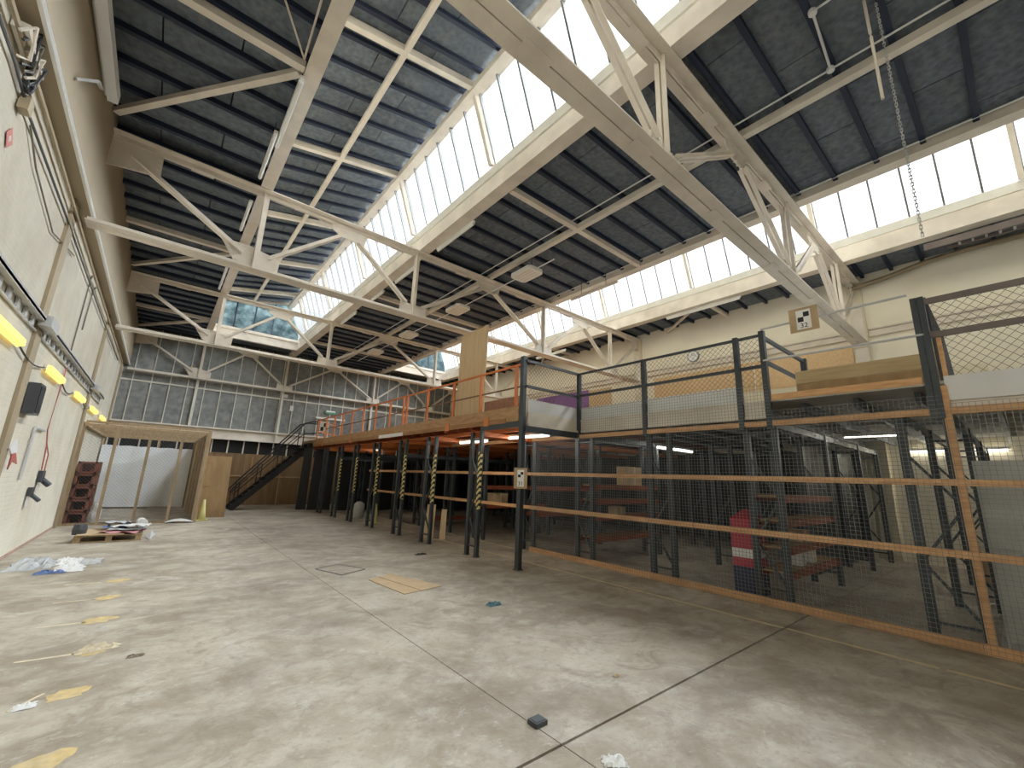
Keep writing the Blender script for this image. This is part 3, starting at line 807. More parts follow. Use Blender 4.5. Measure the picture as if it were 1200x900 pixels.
for (a, b, zt) in ((-3.5, 0.52, 2.62), (0.53, 2.30, 2.72), (2.31, 4.42, 3.14), (4.43, 6.02, 3.14), (6.03, 7.55, 2.58)):
    square_mesh(a, b, 0.02, zt, MX - 0.036).build('wire_mesh_sheet', WIRE, mp)['kind'] = 'stuff'

# ------------------------------------------------------------------ storage racks (rows run across, frames 0.4 deep)
ROWS = [(0.50, 0.92, 7.02), (2.33, 2.72, 7.02), (4.03, 4.43, 7.02), (5.80, 6.20, 7.02), (7.55, 7.90, FX + 0.05), (9.52, 9.94, FX + 0.05), (11.19, 11.58, FX + 0.05),
        (13.08, 13.50, FX + 0.05), (14.93, 15.28, FX + 0.05), (16.58, 16.98, FX + 0.05), (18.4, 18.8, FX + 0.05)]
shelves = {1: [(0.45, 7.1, 9.5), (0.78, 7.1, 9.5), (1.15, 7.1, 9.5), (1.5, 7.1, 9.5)], 3: [(0.50, 7.1, 9.5), (0.92, 7.1, 9.5), (1.25, 7.1, 9.5), (1.55, 7.1, 9.5)],
           4: [(0.85, 7.0, 9.3), (1.45, 7.0, 9.3)], 5: [(0.9, 7.0, 9.3), (1.4, 7.0, 9.3)], 6: [(2.2, 5.4, 9.3)], 7: [(2.2, 5.4, 9.3), (0.25, 7.0, 9.3)], 8: [(2.2, 5.4, 9.3)], 9: [(2.2, 5.4, 9.3)]}
for r, (ya, yb, xf) in enumerate(ROWS):
    lab = 'dark grey storage rack row across the mezzanine depth, %s row from the right edge' % ORD[r]
    rk = empty('storage_rack', (xf, (ya + yb) / 2, 0), lab, 'rack', 'storage rack rows')
    xs = [xf] + ([7.02] if xf < 7 else []) + [9.45, 11.8, 13.6]
    for i, x in enumerate(xs):
        ztop = 2.60
        for j, yy in enumerate((ya, yb)):
            p = MB().box(x - 0.035, yy - 0.045, 0, x + 0.035, yy + 0.045, ztop).build('upright', RACK, rk)
            if x < 6: MB().box(x - 0.055, yy - 0.06, 0, x + 0.055, yy + 0.06, 0.01).build('foot_plate', RACK, p)
            if i == 0 and j == 0 and 4 <= r <= 9:
                MB().box(x - 0.038, yy - 0.048, 0.95, x + 0.010, yy + 0.048, 2.15).build('hazard_tape', HAZ, p)
        z = 0.22; k = 0
        while z < 1.9:
            zz = z + 0.62; a, b = (ya, yb) if k % 2 == 0 else (yb, ya)
            MB().bar((x, a, z), (x, b, zz), 0.03, 0.03, (1, 0, 0)).build('brace', RACK, rk); z = zz; k += 1
        for zz in (0.20, 2.42): box_piece('brace', RACK, rk, (x, (ya + yb) / 2, zz), (0.03, yb - ya, 0.03))
    for yy in (ya, yb):
        MB().box(xf + 0.03, yy - 0.025, 2.49, 13.6, yy + 0.025, 2.59).build('top_beam', ORANGE if r >= 4 else RACK, rk)
    for (z, a, b) in shelves.get(r, []):
        for yy in (ya, yb):
            MB().box(a, yy - 0.022, z - 0.10, b, yy + 0.022, z).build('shelf_beam', RUST if z < 2 else RACK, rk)
        if z < 2 and r in (1, 3, 7): MB().box(a + 0.05, ya + 0.03, z - 0.03, b - 0.05, yb - 0.03, z - 0.005).build('shelf_board', PLYB, rk)
    if r == 1:
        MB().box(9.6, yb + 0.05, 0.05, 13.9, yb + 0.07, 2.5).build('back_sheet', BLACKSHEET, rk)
# corner post under the step
cp = empty('corner_post', (FX, JY + 0.04, 0), 'lone dark grey post under the stepped mezzanine corner', 'post')
MB().box(FX - 0.045, JY - 0.01, 0, FX + 0.045, JY + 0.09, 4.02).build('shaft', RACK, cp); MB().box(FX - 0.07, JY - 0.03, 0, FX + 0.07, JY + 0.11, 0.012).build('foot_plate', RACK, cp)
MB().box(FX - 0.03, JY + 0.09, 2.60, FX + 0.03, 7.5, 2.72).build('head_beam', RACK, cp)

# dark partition deep inside, behind the racks
db = MB().box(13.75, 3.0, 0, 13.80, 22.5, 2.6).build('dark_backing_board', BLACKSHEET)
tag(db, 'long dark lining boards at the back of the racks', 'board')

db = MB().box(6.30, 19.5, 0, 13.7, 19.54, 2.55).build('dark_backing_board', BLACKSHEET)  # added black board, stands in for the deep shade under the mezzanine
tag(db, 'added dark boards standing in for deep shade behind the racks near the stairs', 'board')

# things stored among the racks
def sack(c, r, z0, z1, mat, name, label, cat, parent=None):
    prof = [(r * 0.75, 0), (r, (z1 - z0) * 0.15), (r * 1.05, (z1 - z0) * 0.5), (r * 0.95, (z1 - z0) * 0.85), (r * 0.6, z1 - z0)]
    return MB().lathe((c[0], c[1], z0), prof, 14)


rs = empty('bulk_sack', (7.4, 3.15, 0), 'tall red, white and navy sack standing behind the mesh', 'sack')
for z0, z1, m_, nm in ((0.0, 0.42, NAVY, 'navy_base'), (0.42, 0.55, REDSACK, 'red_band'), (0.55, 0.68, PAPER, 'white_band'), (0.68, 1.12, REDSACK, 'red_body')):
    MB().box(7.18, 2.80, z0, 7.62, 3.14, z1).build(nm, m_, rs)
MB().add([(7.18, 2.80, 1.12), (7.62, 2.80, 1.12), (7.62, 3.14, 1.12), (7.18, 3.14, 1.12), (7.4, 2.92, 1.26), (7.4, 3.02, 1.26)],
         [(0, 1, 4), (1, 2, 5, 4), (2, 3, 5), (3, 0, 4, 5)]).build('red_top', REDSACK, rs)
for i, (x, y0, z, dx_, dy, dz, m_, nm, lab, cat) in enumerate([
        (8.0, 2.52, 0.45, .22, .2, .2, PAPER, 'small_box', 'small white carton on the low rack shelf beside the red sack', 'box'),
        (8.5, 2.52, 0.45, .2, .2, .24, PAPER, 'small_box', 'pale carton standing deeper on the low rack shelf', 'box'),
        (8.2, 2.52, 0.78, .3, .2, .18, CARD, 'small_box', 'brown carton on the second shelf near the red sack', 'box'),
        (8.6, 6.0, 1.55, .55, .3, .42, CARD, 'cardboard_box', 'large brown carton on the top shelf behind the corner post', 'box'),
        (8.1, 6.0, 0.92, .3, .25, .16, CARD, 'cardboard_box', 'flat brown carton on a middle shelf behind the corner post', 'box'),
        (7.6, 9.7, 0.9, .5, .3, .3, CARD, 'cardboard_box', 'dim carton on a shelf behind the striped posts', 'box'),
        (12.6, 0.7, 0.0, .5, .4, .55, PLYB, 'cardboard_box', 'brown carton on the floor near the lit rear wall', 'box')]):
    b = MB().box(x - dx_ / 2, y0 - dy / 2, z, x + dx_ / 2, y0 + dy / 2, z + dz)
    o = tag(b.build(nm, m_), lab, cat)
    MB().box(x - 0.025, y0 - dy / 2 - 0.002, z + 0.01, x + 0.025, y0 + dy / 2 + 0.002, z + dz + 0.002).build('tape_strip', DUST, o)
# grey steel locker by the mesh
lk = empty('steel_locker', (7.6, 0.2, 0), 'tall plain grey steel cabinet behind the mesh at the right edge', 'cabinet')
MB().box(7.42, -0.22, 0, 7.95, 0.40, 2.0).build('body', MIDGREY, lk)
MB().box(7.40, -0.20, 0.06, 7.42, 0.38, 0.98).build('lower_door', MIDGREY, lk); MB().box(7.40, -0.20, 1.02, 7.42, 0.38, 1.96).build('upper_door', MIDGREY, lk)
MB().box(7.385, -0.15, 1.35, 7.40, -0.12, 1.5).build('handle', DKGREY, lk)
# offcut board leaning with foot of boards between front posts
ob = MB().plate([(5.75, 10.45, 0.0), (5.95, 10.32, 0.0), (6.05, 10.42, 0.85), (5.88, 10.55, 0.85)], (0.4, -1, 0.1), 0.02).build('offcut_board', PLY)
tag(ob, 'pale plywood offcut leaning upright behind the second striped post', 'board')
ob = MB().plate([(6.0, 10.05, 0.0), (6.12, 9.97, 0.0), (6.16, 10.03, 0.75), (6.06, 10.1, 0.75)], (0.4, -1, 0.1), 0.02).build('offcut_board', PLY)
tag(ob, 'narrow pale offcut leaning beside the wider plywood offcut', 'board')

# ------------------------------------------------------------------ things on the mezzanine
o = MB().plate([(5.80, 8.10, DECKZ), (5.80, 9.32, DECKZ), (5.84, 9.32, DECKZ + 2.44), (5.84, 8.10, DECKZ + 2.44)], (1, 0, -0.01), 0.018).build('plywood_sheet', PLY)
tag(o, 'tall pale plywood sheet standing upright on the mezzanine', 'board')
o = MB().box(5.72, 6.5, DECKZ, 5.75, 7.95, 3.34).build('chipboard_panel', wood('dark_chipboard', (0.30, 0.16, 0.10), (0.22, 0.11, 0.065), 12, (1, 1, 1)))
tag(o, 'low reddish-brown board on edge behind the orange rail', 'board')
for i, (ya, yb, za, zb, m_, nm, lab) in enumerate([
        (11.85, 15.2, 4.55, 5.55, PURPLE, 'purple_board', 'purple board fixed along the far wall above the mezzanine'),
        (10.62, 11.82, 4.55, 5.50, CHIP, 'chipboard_panel', 'square orange chipboard panel beside the purple board'),
        (5.1, 8.62, 4.55, 5.52, CHIP, 'chipboard_panel', 'long orange chipboard panel below the wall clock'),
        (2.55, 5.05, 4.45, 5.52, CHIP, 'chipboard_panel', 'orange-brown panel on the wall behind the numbered sign')]):
    tag(MB().box(XR - 0.03, ya, za, XR - 0.001, yb, zb).build(nm, m_), lab, 'board')
PACK = empty('board_rack', (13.5, 9.0, DECKZ), 'row of pale boards lining the mezzanine along the far wall', 'boards')
for a, b in ((0.2, 2.4), (2.42, 5.0), (5.02, 8.6), (8.62, 11.8), (11.82, 15.4)):
    MB().box(13.86, a, DECKZ, 13.90, b, 4.5).build('lining_board', CREAM, PACK)
# stacked timber boards behind the gate
for i, (z0, z1, m_, lab) in enumerate([(DECKZ, 3.30, PLYB, 'lower brown board on edge behind the mezzanine gate'), (3.31, 3.52, wood('pale_board', (0.47, 0.36, 0.20), (0.38, 0.27, 0.14), 3, (6, 0.6, 6)), 'upper pale board on edge behind the mezzanine gate')]):
    tag(MB().box(8.0, 0.55, z0, 8.04, 2.25, z1).build('edge_board', m_), lab, 'board')
o = MB().plate([(7.25, 0.50, 2.9), (7.55, 0.40, 2.9), (7.25, 0.42, 3.5), (7.05, 0.50, 4.0)], (0.2, 1, 0), 0.02).build('grey_sheet', DKGREY)
tag(o, 'dark grey sheet leaning beside the double post on the mezzanine', 'board')
# clock
ck = empty('wall_clock', (XR, 7.02, 6.1), 'round white wall clock above the mezzanine', 'clock')
def disc(x, yc, zc, r, t, n=24): return MB().plate([(x, yc + r * math.cos(2 * math.pi * k / n), zc + r * math.sin(2 * math.pi * k / n)) for k in range(n)], (1, 0, 0), t)
disc(XR - 0.03, 7.02, 6.1, 0.21, 0.06).build('case', paint('clock_rim', (0.22, 0.23, 0.25), 0.05, 0.4), ck); disc(XR - 0.065, 7.02, 6.1, 0.175, 0.01).build('dial', PAPER, ck)
MB().bar((XR - 0.075, 7.02, 6.1), (XR - 0.075, 7.08, 6.2), 0.012, 0.006, (1, 0, 0)).build('hour_hand', INK, ck)
MB().bar((XR - 0.075, 7.02, 6.1), (XR - 0.075, 6.92, 6.19), 0.008, 0.006, (1, 0, 0)).build('minute_hand', INK, ck)

# ------------------------------------------------------------------ survey target signs
def text_mesh(txt, size):
    cu = bpy.data.curves.new('print', 'FONT'); cu.body = txt; cu.size = size; cu.align_x = 'CENTER'; cu.align_y = 'CENTER'; cu.extrude = 0.0005
    ob = bpy.data.objects.new('print', cu); COL.objects.link(ob)
    me = bpy.data.meshes.new_from_object(ob.evaluated_get(bpy.context.evaluated_depsgraph_get()))
    COL.objects.unlink(ob); bpy.data.objects.remove(ob)
    return me


def sign(c, w, h, rotz, tilt, digits, label, back=True, normal_x=-1):
    e = empty('survey_target', c, label, 'sign')
    e.rotation_euler = (tilt, 0, rotz)       # local frame: faces -y, x right, z up
    def part(nm, x0, x1, z0, z1, y, t, mat):
        me = bpy.data.meshes.new(nm); b = MB().box(x0, y - t, z0, x1, y, z1); me.from_pydata(b.v, [], b.f); me.materials.append(mat)
        o = bpy.data.objects.new(nm, me); COL.objects.link(o); o.parent = e; return o
    if back: part('cardboard', -w / 2, w / 2, -h / 2, h / 2, 0, 0.006, CARD)
    pw, ph = (w * 0.50, h * 0.80) if back else (w, h)
    part('sheet', -pw / 2, pw / 2, -ph / 2, ph / 2, -0.006, 0.002, PAPER)
    q = pw * 0.40
    part('checker', 0.0, q, ph / 2 - 0.12 * ph - q, ph / 2 - 0.12 * ph, -0.008, 0.001, INK)
    part('checker', -q, 0.0, ph / 2 - 0.12 * ph - 2 * q, ph / 2 - 0.12 * ph - q, -0.008, 0.001, INK)
    if digits:
        me = text_mesh(digits, ph * 0.34); me.materials.append(INK)
        o = bpy.data.objects.new('number', me); COL.objects.link(o); o.parent = e
        o.rotation_euler = (math.radians(90), 0, 0); o.location = (0, -0.0095, -ph * 0.33)
    return e


sign((MX - 0.06, 1.74, 4.0), 0.36, 0.36, math.radians(-90), 0.0, '32', 'cardboard sign with black and white checker and number 32')
sign((FX - 0.06, JY - 0.03, 1.62), 0.25, 0.38, math.radians(-45), 0.0, '31', 'cardboard checker sign taped to the lone corner post')
sign((FX - 0.02, 19.2, 3.52), 0.42, 0.42, math.radians(-60), 0.0, None, 'white checker sheet hung where the stairs reach the mezzanine', back=False)

# ------------------------------------------------------------------ fluorescent lights under the mezzanine
def batten_y(x, ya, yb, z, label, lit=True, glowmat=None, r=0.03, drop=0.0, housing=WHITE, grp='fluorescent battens'):
    t = empty('fluorescent_light', (x, (ya + yb) / 2, z), label, 'light', grp)
    MB().box(x - 0.03, ya, z, x + 0.03, yb, z + 0.05).build('housing', housing, t)
    MB().tube([(x, ya + 0.03, z - r * 0.9), (x, yb - 0.03, z - r * 0.9)], r, 8).build('tube', (glowmat or TUBE) if lit else WHITE, t)
    if drop:
        for yy in (ya + 0.25, yb - 0.25): MB().tube([(x, yy, z + 0.04), (x, yy, z + drop)], 0.006, 5).build('hanger', CABLE, t)
    return t


def batten_x(xa, xb, y, z, label, lit=True, r=0.03, grp='fluorescent battens', drop=0.0):
    t = empty('fluorescent_light', ((xa + xb) / 2, y, z), label, 'light', grp)
    MB().box(xa, y - 0.03, z, xb, y + 0.03, z + 0.05).build('housing', WHITE, t)
    if drop:
        for xx in (xa + 0.25, xb - 0.25): MB().tube([(xx, y, z + 0.04), (xx, y, z + drop)], 0.006, 5).build('hanger', CABLE, t)
    MB().tube([(xa + 0.03, y, z - r * 0.9), (xb - 0.03, y, z - r * 0.9)], r, 8).build('tube', TUBE if lit else WHITE, t)


g1 = 'lights under the mezzanine'
batten_y(6.12, 6.16, 7.50, 2.53, 'lit fluorescent batten just behind the lone corner post', grp=g1)
batten_y(6.06, 8.2, 9.45, 2.50, 'lit fluorescent batten behind the first striped posts', grp=g1)
batten_y(6.7, 16.0, 17.4, 2.58, 'lit fluorescent batten far along under the mezzanine', grp=g1)
batten_y(6.4, 20.6, 21.9, 2.58, 'lit fluorescent batten beyond the stairs at the far end', grp=g1)
batten_x(8.85, 10.5, 5.4, 2.46, 'lit fluorescent batten seen through the mesh right of the corner', grp=g1, drop=0.405)
batten_y(XR - 0.12, 1.02, 1.80, 2.60, 'lit fluorescent batten on the rear wall seen between rack posts', glowmat=WALLTUBE, grp=g1)
batten_y(XR - 0.12, 0.15, 0.75, 2.60, 'lit fluorescent batten on the rear wall above the grey cabinet', glowmat=WALLTUBE, grp=g1)
batten_y(10.2, 1.3, 2.2, 2.62, 'lit slim batten seen edge-on high behind the mesh', r=0.015, grp=g1)

# ================================================================== LEFT WALL FITTINGS
XW = XL + 0.01
ct = empty('cable_tray', (XW, 10, 3.5), 'galvanised ladder cable tray running along the side wall', 'cable tray')
MB().box(XW, 1.5, 3.63, XW + 0.10, 18.6, 3.67).build('tray_rail', GALV, ct); MB().box(XW + 0.085, 1.5, 3.62, XW + 0.10, 18.6, 3.70).build('tray_lip', GALV, ct)
MB().box(XW, 1.5, 3.47, XW + 0.03, 18.6, 3.49).build('tray_rail', GALV, ct)
yy = 2.0
while yy < 18.5: box_piece('rung', GALV, ct, (XW + 0.015, yy, 3.555), (0.03, 0.10, 0.15)); yy += 0.42
for y_ in (9.2, 15.95): MB().box(XW + 0.03, y_ - 0.25, 3.56, XW + 0.17, y_ + 0.3, 3.72).build('tray_coupler', GALV, ct)
for i, (ya, yb) in enumerate([(6.9, 8.3), (10.25, 11.65), (13.5, 14.9), (16.55, 18.0), (19.3, 20.7)]):
    t = empty('wall_lamp', (XW, (ya + yb) / 2, 3.1), 'glowing yellow wall batten light, %s from the viewer' % ORD[i], 'light', 'yellow wall lights')
    MB().box(XW, ya, 3.12, XW + 0.04, yb, 3.20).build('housing', WHITE, t)
    MB().add([(XW + 0.04, ya, 3.20), (XW + 0.10, ya, 3.18), (XW + 0.10, ya, 3.10), (XW + 0.03, ya, 3.07), (XW + 0.04, yb, 3.20), (XW + 0.10, yb, 3.18), (XW + 0.10, yb, 3.10), (XW + 0.03, yb, 3.07)],
             [(0, 1, 2, 3), (7, 6, 5, 4), (0, 4, 5, 1), (1, 5, 6, 2), (2, 6, 7, 3), (3, 7, 4, 0)]).build('diffuser', YGLOW, t)
for i, (a, b) in enumerate([(8.35, 10.15), (11.85, 13.35), (15.05, 16.45)]):
    n = 8; pts = [(XW + 0.03, a + (b - a) * k / n, 3.13 - 0.10 * math.sin(math.pi * k / n)) for k in range(n + 1)]
    tag(MB().tube(pts, 0.012, 5).build('lamp_cable', CABLE), 'sagging cable linking the %s and %s yellow wall lights' % (ORD[i], ORD[i + 1]), 'cable')
bx = empty('wall_speaker', (XW, 9.97, 2.3), 'dark grey box speaker on the side wall below the yellow lights', 'speaker')
MB().box(XW, 9.62, 2.32, XW + 0.13, 10.02, 2.80).build('cabinet', DKGREY, bx); MB().box(XW + 0.13, 9.66, 2.36, XW + 0.14, 9.98, 2.76).build('grille', BLACK, bx)
dm = MB().plate([(XW + 0.002, 6.02, 4.80), (XW + 0.002, 6.12, 4.92), (XW + 0.002, 6.24, 4.80), (XW + 0.002, 6.12, 4.68)], (1, 0, 0), 0.003).build('diamond_sticker', REDC)
tag(dm, 'small red diamond sticker high on the side wall', 'sticker')
MB().plate([(XW + 0.004, 6.09, 4.80), (XW + 0.004, 6.13, 4.84), (XW + 0.004, 6.17, 4.80), (XW + 0.004, 6.13, 4.76)], (1, 0, 0), 0.003).build('white_centre', PAPER, dm)
# conduits and sockets
def pipe(name, pts, r, mat, label, cat='pipe'): return tag(MB().tube(pts, r, 6).build(name, mat), label, cat)
pipe('conduit', [(XW + 0.02, 11.55, 2.17), (XW + 0.02, 10.74, 2.17), (XW + 0.02, 10.72, 2.12), (XW + 0.02, 10.68, 1.30)], 0.022, GALV, 'bent grey conduit below the wall speaker')
pipe('red_cable', [(XW + 0.02, 11.95, 3.45), (XW + 0.02, 11.9, 3.0), (XW + 0.02, 11.8, 2.2), (XW + 0.03, 12.05, 1.9), (XW + 0.03, 12.2, 1.45)], 0.011, REDC, 'red cable dropping from the tray to the wall sockets', 'cable')
pipe('red_cable', [(XW + 0.02, 12.1, 1.95), (XW + 0.03, 12.45, 1.75), (XW + 0.03, 12.5, 1.40)], 0.010, REDC, 'short red cable branching to the upper socket', 'cable')
for i, (y_, z_, m_, l) in enumerate([(12.35, 1.32, DKGREY, 'dark industrial socket on the side wall, upper one'), (11.75, 1.06, DKGREY, 'small dark industrial socket on the side wall, lower one')]):
    so = empty('wall_socket', (XW, y_, z_), l, 'socket', 'industrial sockets')
    s = 1 if i == 0 else 0.7
    MB().box(XW, y_ - 0.14 * s, z_ - 0.10 * s, XW + 0.06, y_ + 0.14 * s, z_ + 0.12 * s).build('box', m_, so)
    MB().tube([(XW + 0.05, y_, z_ - 0.05), (XW + 0.16, y_ + 0.05, z_ - 0.16)], 0.05 * s, 10).build('plug', m_, so)
    MB().box(XW + 0.01, y_ - 0.10, z_ - 0.26, XW + 0.03, y_ + 0.02, z_ - 0.12 * s).build('label_plate', OFFWHITE, so)
pipe('wire', [(XW + 0.01, 12.45, 5.6), (XW + 0.01, 12.1, 5.5), (XW + 0.01, 12.0, 5.4), (XW + 0.01, 12.0, 3.7)], 0.012, DARKWIRE, 'thin vertical wire on the side wall from ledge to tray', 'cable')
pipe('wire', [(XW + 0.01, 13.2, 5.6), (XW + 0.01, 12.75, 5.45), (XW + 0.01, 12.6, 5.3), (XW + 0.01, 12.55, 4.4)], 0.012, DARKWIRE, 'second thin wire ending halfway down the side wall', 'cable')
pipe('wall_cable', [(XW + 0.03, 2, 5.28), (XW + 0.03, 5.6, 5.30), (XW + 0.03, 6.3, 5.22), (XW + 0.03, 9.0, 5.25), (XW + 0.03, 14, 5.25), (XW + 0.03, 20.5, 5.3)], 0.015, CABLE, 'dark cable run along the side wall under the ledge', 'cable')
pipe('wall_cable', [(XW + 0.06, 2, 5.48), (XW + 0.06, 7.0, 5.5), (XW + 0.06, 12, 5.45), (XW + 0.06, 22, 5.5)], 0.025, TAN, 'tan conduit just under the side wall ledge', 'cable')
pipe('wall_cable', [(XW + 0.02, 6.45, 5.2), (XW + 0.02, 7.0, 5.0), (XW + 0.02, 8.4, 4.8), (XW + 0.02, 10.0, 5.1)], 0.010, DARKWIRE, 'thin slack wire drooping below the ledge cables', 'cable')
cc = MB(); pts = []
for k in range(90):
    a = k / 90 * 2 * math.pi * 6
    pts.append((XW + 0.05 + 0.02 * math.sin(k), 5.95 + 0.10 * math.cos(a) + 0.01 * math.sin(k * 1.7), 5.42 + 0.15 * math.sin(a)))
tag(cc.tube(pts, 0.011, 5).build('cable_coil', CABLE), 'coiled black cable hanging under the ledge', 'cable')
hb = empty('cable_bracket', (XW, 5.6, 5.45), 'pale bracket with tangled cables near the top of the side wall', 'bracket')
MB().box(XW, 5.35, 5.50, XW + 0.12, 6.0, 5.58).build('bracket_arm', STEEL, hb)
for k in range(5):
    a = k * 1.3
    MB().tube([(XW + 0.08, 5.3 + 0.12 * k, 5.45), (XW + 0.14, 5.4 + 0.13 * k, 5.62 + 0.05 * math.sin(a)), (XW + 0.10, 5.62 + 0.08 * k, 5.40), (XW + 0.06, 5.5 + 0.1 * k, 5.32)], 0.016, 5).build('tangled_cable', [STEEL, CABLE, DARKWIRE][k % 3], hb)
tag(MB().box(XW, 6.02, 5.12, XW + 0.08, 6.16, 5.28).build('cable_cleat', TAN), 'small tan block below the coiled cable', 'block')
rg = empty('hanging_cloth', (XW, 9.5, 1.6), 'white and red rag hung on the side wall', 'cloth')
MB().plate([(XW + 0.05, 9.3, 1.78), (XW + 0.06, 9.52, 1.92), (XW + 0.07, 9.66, 1.76), (XW + 0.08, 9.46, 1.62)], (1, 0, 0), 0.02).build('white_part', PAPER, rg)
MB().plate([(XW + 0.08, 9.36, 1.70), (XW + 0.09, 9.5, 1.72), (XW + 0.09, 9.74, 1.56), (XW + 0.08, 9.48, 1.60), (XW + 0.07, 9.42, 1.48)], (1, 0, 0), 0.015).build('red_part', REDC, rg)
# batten and bracket on the upper left wall
t = empty('fluorescent_light', (XLU + 0.1, 5.6, 6.9), 'long unlit white batten high on the side wall', 'light', 'unlit battens')
MB().box(XLU + 0.01, 3.2, 6.95, XLU + 0.05, 7.95, 7.07).build('housing', WHITE, t)
MB().box(XLU + 0.05, 3.2, 6.88, XLU + 0.17, 7.95, 7.05).build('diffuser', paint('white_diffuser', (0.88, 0.91, 0.95), 0.03, 0.4), t)
t = empty('wall_bracket', (XLU, 6.55, 6.3), 'small angled grey bracket on the upper side wall', 'bracket')
MB().bar((XLU + 0.01, 6.55, 6.05), (XLU + 0.16, 6.7, 6.25), 0.05, 0.03).bar((XLU + 0.16, 6.7, 6.25), (XLU + 0.10, 7.25, 6.55), 0.04, 0.03).build('arm', GALV, t)

# ================================================================== ROOF FITTINGS
batten_y(0.70, 5.85, 7.55, 7.12, 'white unlit batten fixed under the near valley beam', lit=False, r=0.035, grp='unlit battens')
for i, (ya, yb) in enumerate([(7.1, 8.55), (9.5, 10.9), (13.4, 15.2)]):
    t = batten_y(0.62, ya, yb, 7.02, 'unlit white tube light hanging left of the valley beam, %s one' % ORD[i], lit=False, r=0.02, drop=0.4, grp='unlit battens')
for i, (ya, yb) in enumerate([(7.13, 8.76), (9.95, 11.25), (12.08, 13.29), (14.46, 16.1)]):
    batten_y(4.60, ya, yb, 7.20, 'unlit white batten beside the near gutter beam, %s from the viewer' % ORD[i], lit=False, r=0.03, drop=0.15, grp='unlit battens')
batten_y(12.72, 4.75, 7.2, 7.20, 'long unlit batten under the far gutter beam above the clock', lit=False, r=0.035, drop=0.2, grp='unlit battens')
batten_y(12.72, 11.9, 13.75, 7.08, 'unlit batten under the far gutter near the purple board', lit=False, r=0.035, drop=0.3, grp='unlit battens')
for i, y_ in enumerate([7.70, 11.05, 14.55, 17.8]):
    h = empty('ceiling_heater', (6.70, y_, 6.85), 'flat pale ceiling heater panel, %s from the viewer' % ORD[i], 'heater', 'ceiling heater panels')
    poly = [(6.44, y_ - 0.33), (6.52, y_ - 0.40), (6.88, y_ - 0.40), (6.96, y_ - 0.33), (6.96, y_ + 0.33), (6.88, y_ + 0.40), (6.52, y_ + 0.40), (6.44, y_ + 0.33)]
    MB().plate([(a, b, 6.90) for a, b in poly], (0, 0, 1), 0.08).build('casing', WHITE, h)
    for q in range(4): MB().box(6.53 + q * 0.1, y_ - 0.3, 6.852, 6.57 + q * 0.1, y_ + 0.3, 6.862).build('slot', STEEL, h)
    for s in (-0.2, 0.2): MB().tube([(6.7, y_ + s, 6.93), (6.7, y_ + s, 7.4)], 0.008, 5).build('hanger', CABLE, h)
pipe('heater_conduit', [(6.72, 6.7, 6.93), (6.72, 20.0, 6.93)], 0.016, OFFWHITE, 'thin white conduit linking the ceiling heater panels')
cy_ = empty('tube_heater', (8.88, 7.3, 6.95), 'pale tubular lamp hanging beside the farther rooflight', 'light')
MB().tube([(8.88, 6.4, 6.98), (8.88, 8.1, 6.98)], 0.045, 10).build('body', STEEL, cy_)
for s in (6.8, 7.7): MB().tube([(8.88, s, 7.0), (8.88, s, 7.4)], 0.008, 5).build('hanger', CABLE, cy_)
pipe('roof_conduit', [(6.30, -2, 7.32), (6.30, 21, 7.32)], 0.014, OFFWHITE, 'white conduit running beside the central purlin')
pipe('roof_conduit', [(6.72, -2, 7.34), (6.72, 2.0, 7.34)], 0.012, OFFWHITE, 'short white conduit on the far side of the central purlin')
pipe('roof_conduit', [(8.93, -2, 7.36), (8.93, 18, 7.36)], 0.014, OFFWHITE, 'white conduit along the farther valley beam')
bc = empty('branch_conduit', (5.8, 0.9, 7.3), 'white branched conduit with junction knob on the central flat roof', 'pipe')
MB().tube([(6.28, 0.92, 7.31), (5.25, 0.85, 7.31), (5.25, 0.6, 7.31), (5.2, -0.6, 7.31)], 0.016, 6).build('tube', OFFWHITE, bc)
for p in ((5.25, 0.85), (6.28, 0.92)): MB().lathe((p[0], p[1], 7.27), [(0.045, 0), (0.05, 0.03), (0.045, 0.06)], 10).build('junction_knob', OFFWHITE, bc)
# hanging chain and rod
chn = empty('hanging_chain', (5.74, 0.33, 4.2), 'steel chain hanging from the roof in front of the farther rooflight', 'chain')
z = 7.4; k = 0
while z > 4.25:
    r_ = 0.010
    if k % 2 == 0: MB().tube([(5.74 - r_, 0.33, z), (5.74 - r_, 0.33, z - 0.05), (5.74 + r_, 0.33, z - 0.05), (5.74 + r_, 0.33, z), (5.74 - r_, 0.33, z)], 0.005, 4).build('chain_link', GALV, chn)
    else: MB().tube([(5.74, 0.33 - r_, z), (5.74, 0.33 - r_, z - 0.05), (5.74, 0.33 + r_, z - 0.05), (5.74, 0.33 + r_, z), (5.74, 0.33 - r_, z)], 0.005, 4).build('chain_link', GALV, chn)
    z -= 0.043; k += 1
pipe('hanging_rod', [(5.64, 0.42, 7.4), (5.65, 0.42, 6.9), (5.66, 0.42, 6.85), (5.64, 0.42, 5.95)], 0.016, STEEL, 'short cream rod hanging beside the chain', 'rod')
lt = empty('cable_ladder', (12.9, -0.8, 7.05), 'brown cable ladder hung under the farther gutter at the right edge', 'cable tray')
MB().box(12.70, -3.0, 7.03, 12.74, 0.75, 7.18).build('side_rail', RUSTY, lt); MB().box(13.02, -3.0, 7.06, 13.06, 0.4, 7.12).build('side_rail', RUSTY, lt)
yy = -2.8
while yy < 0.4: box_piece('rung', GALV, lt, (12.88, yy, 7.09), (0.30, 0.04, 0.03)); yy += 0.2
pipe('sagging_pipe', [(13.9, -1.5, 7.27), (13.9, 0.2, 7.28), (13.9, 0.8, 7.24), (13.9, 1.6, 7.10), (13.9, 2.4, 7.02)], 0.06, TAN, 'bent tan pipe high on the wall right of the near truss')

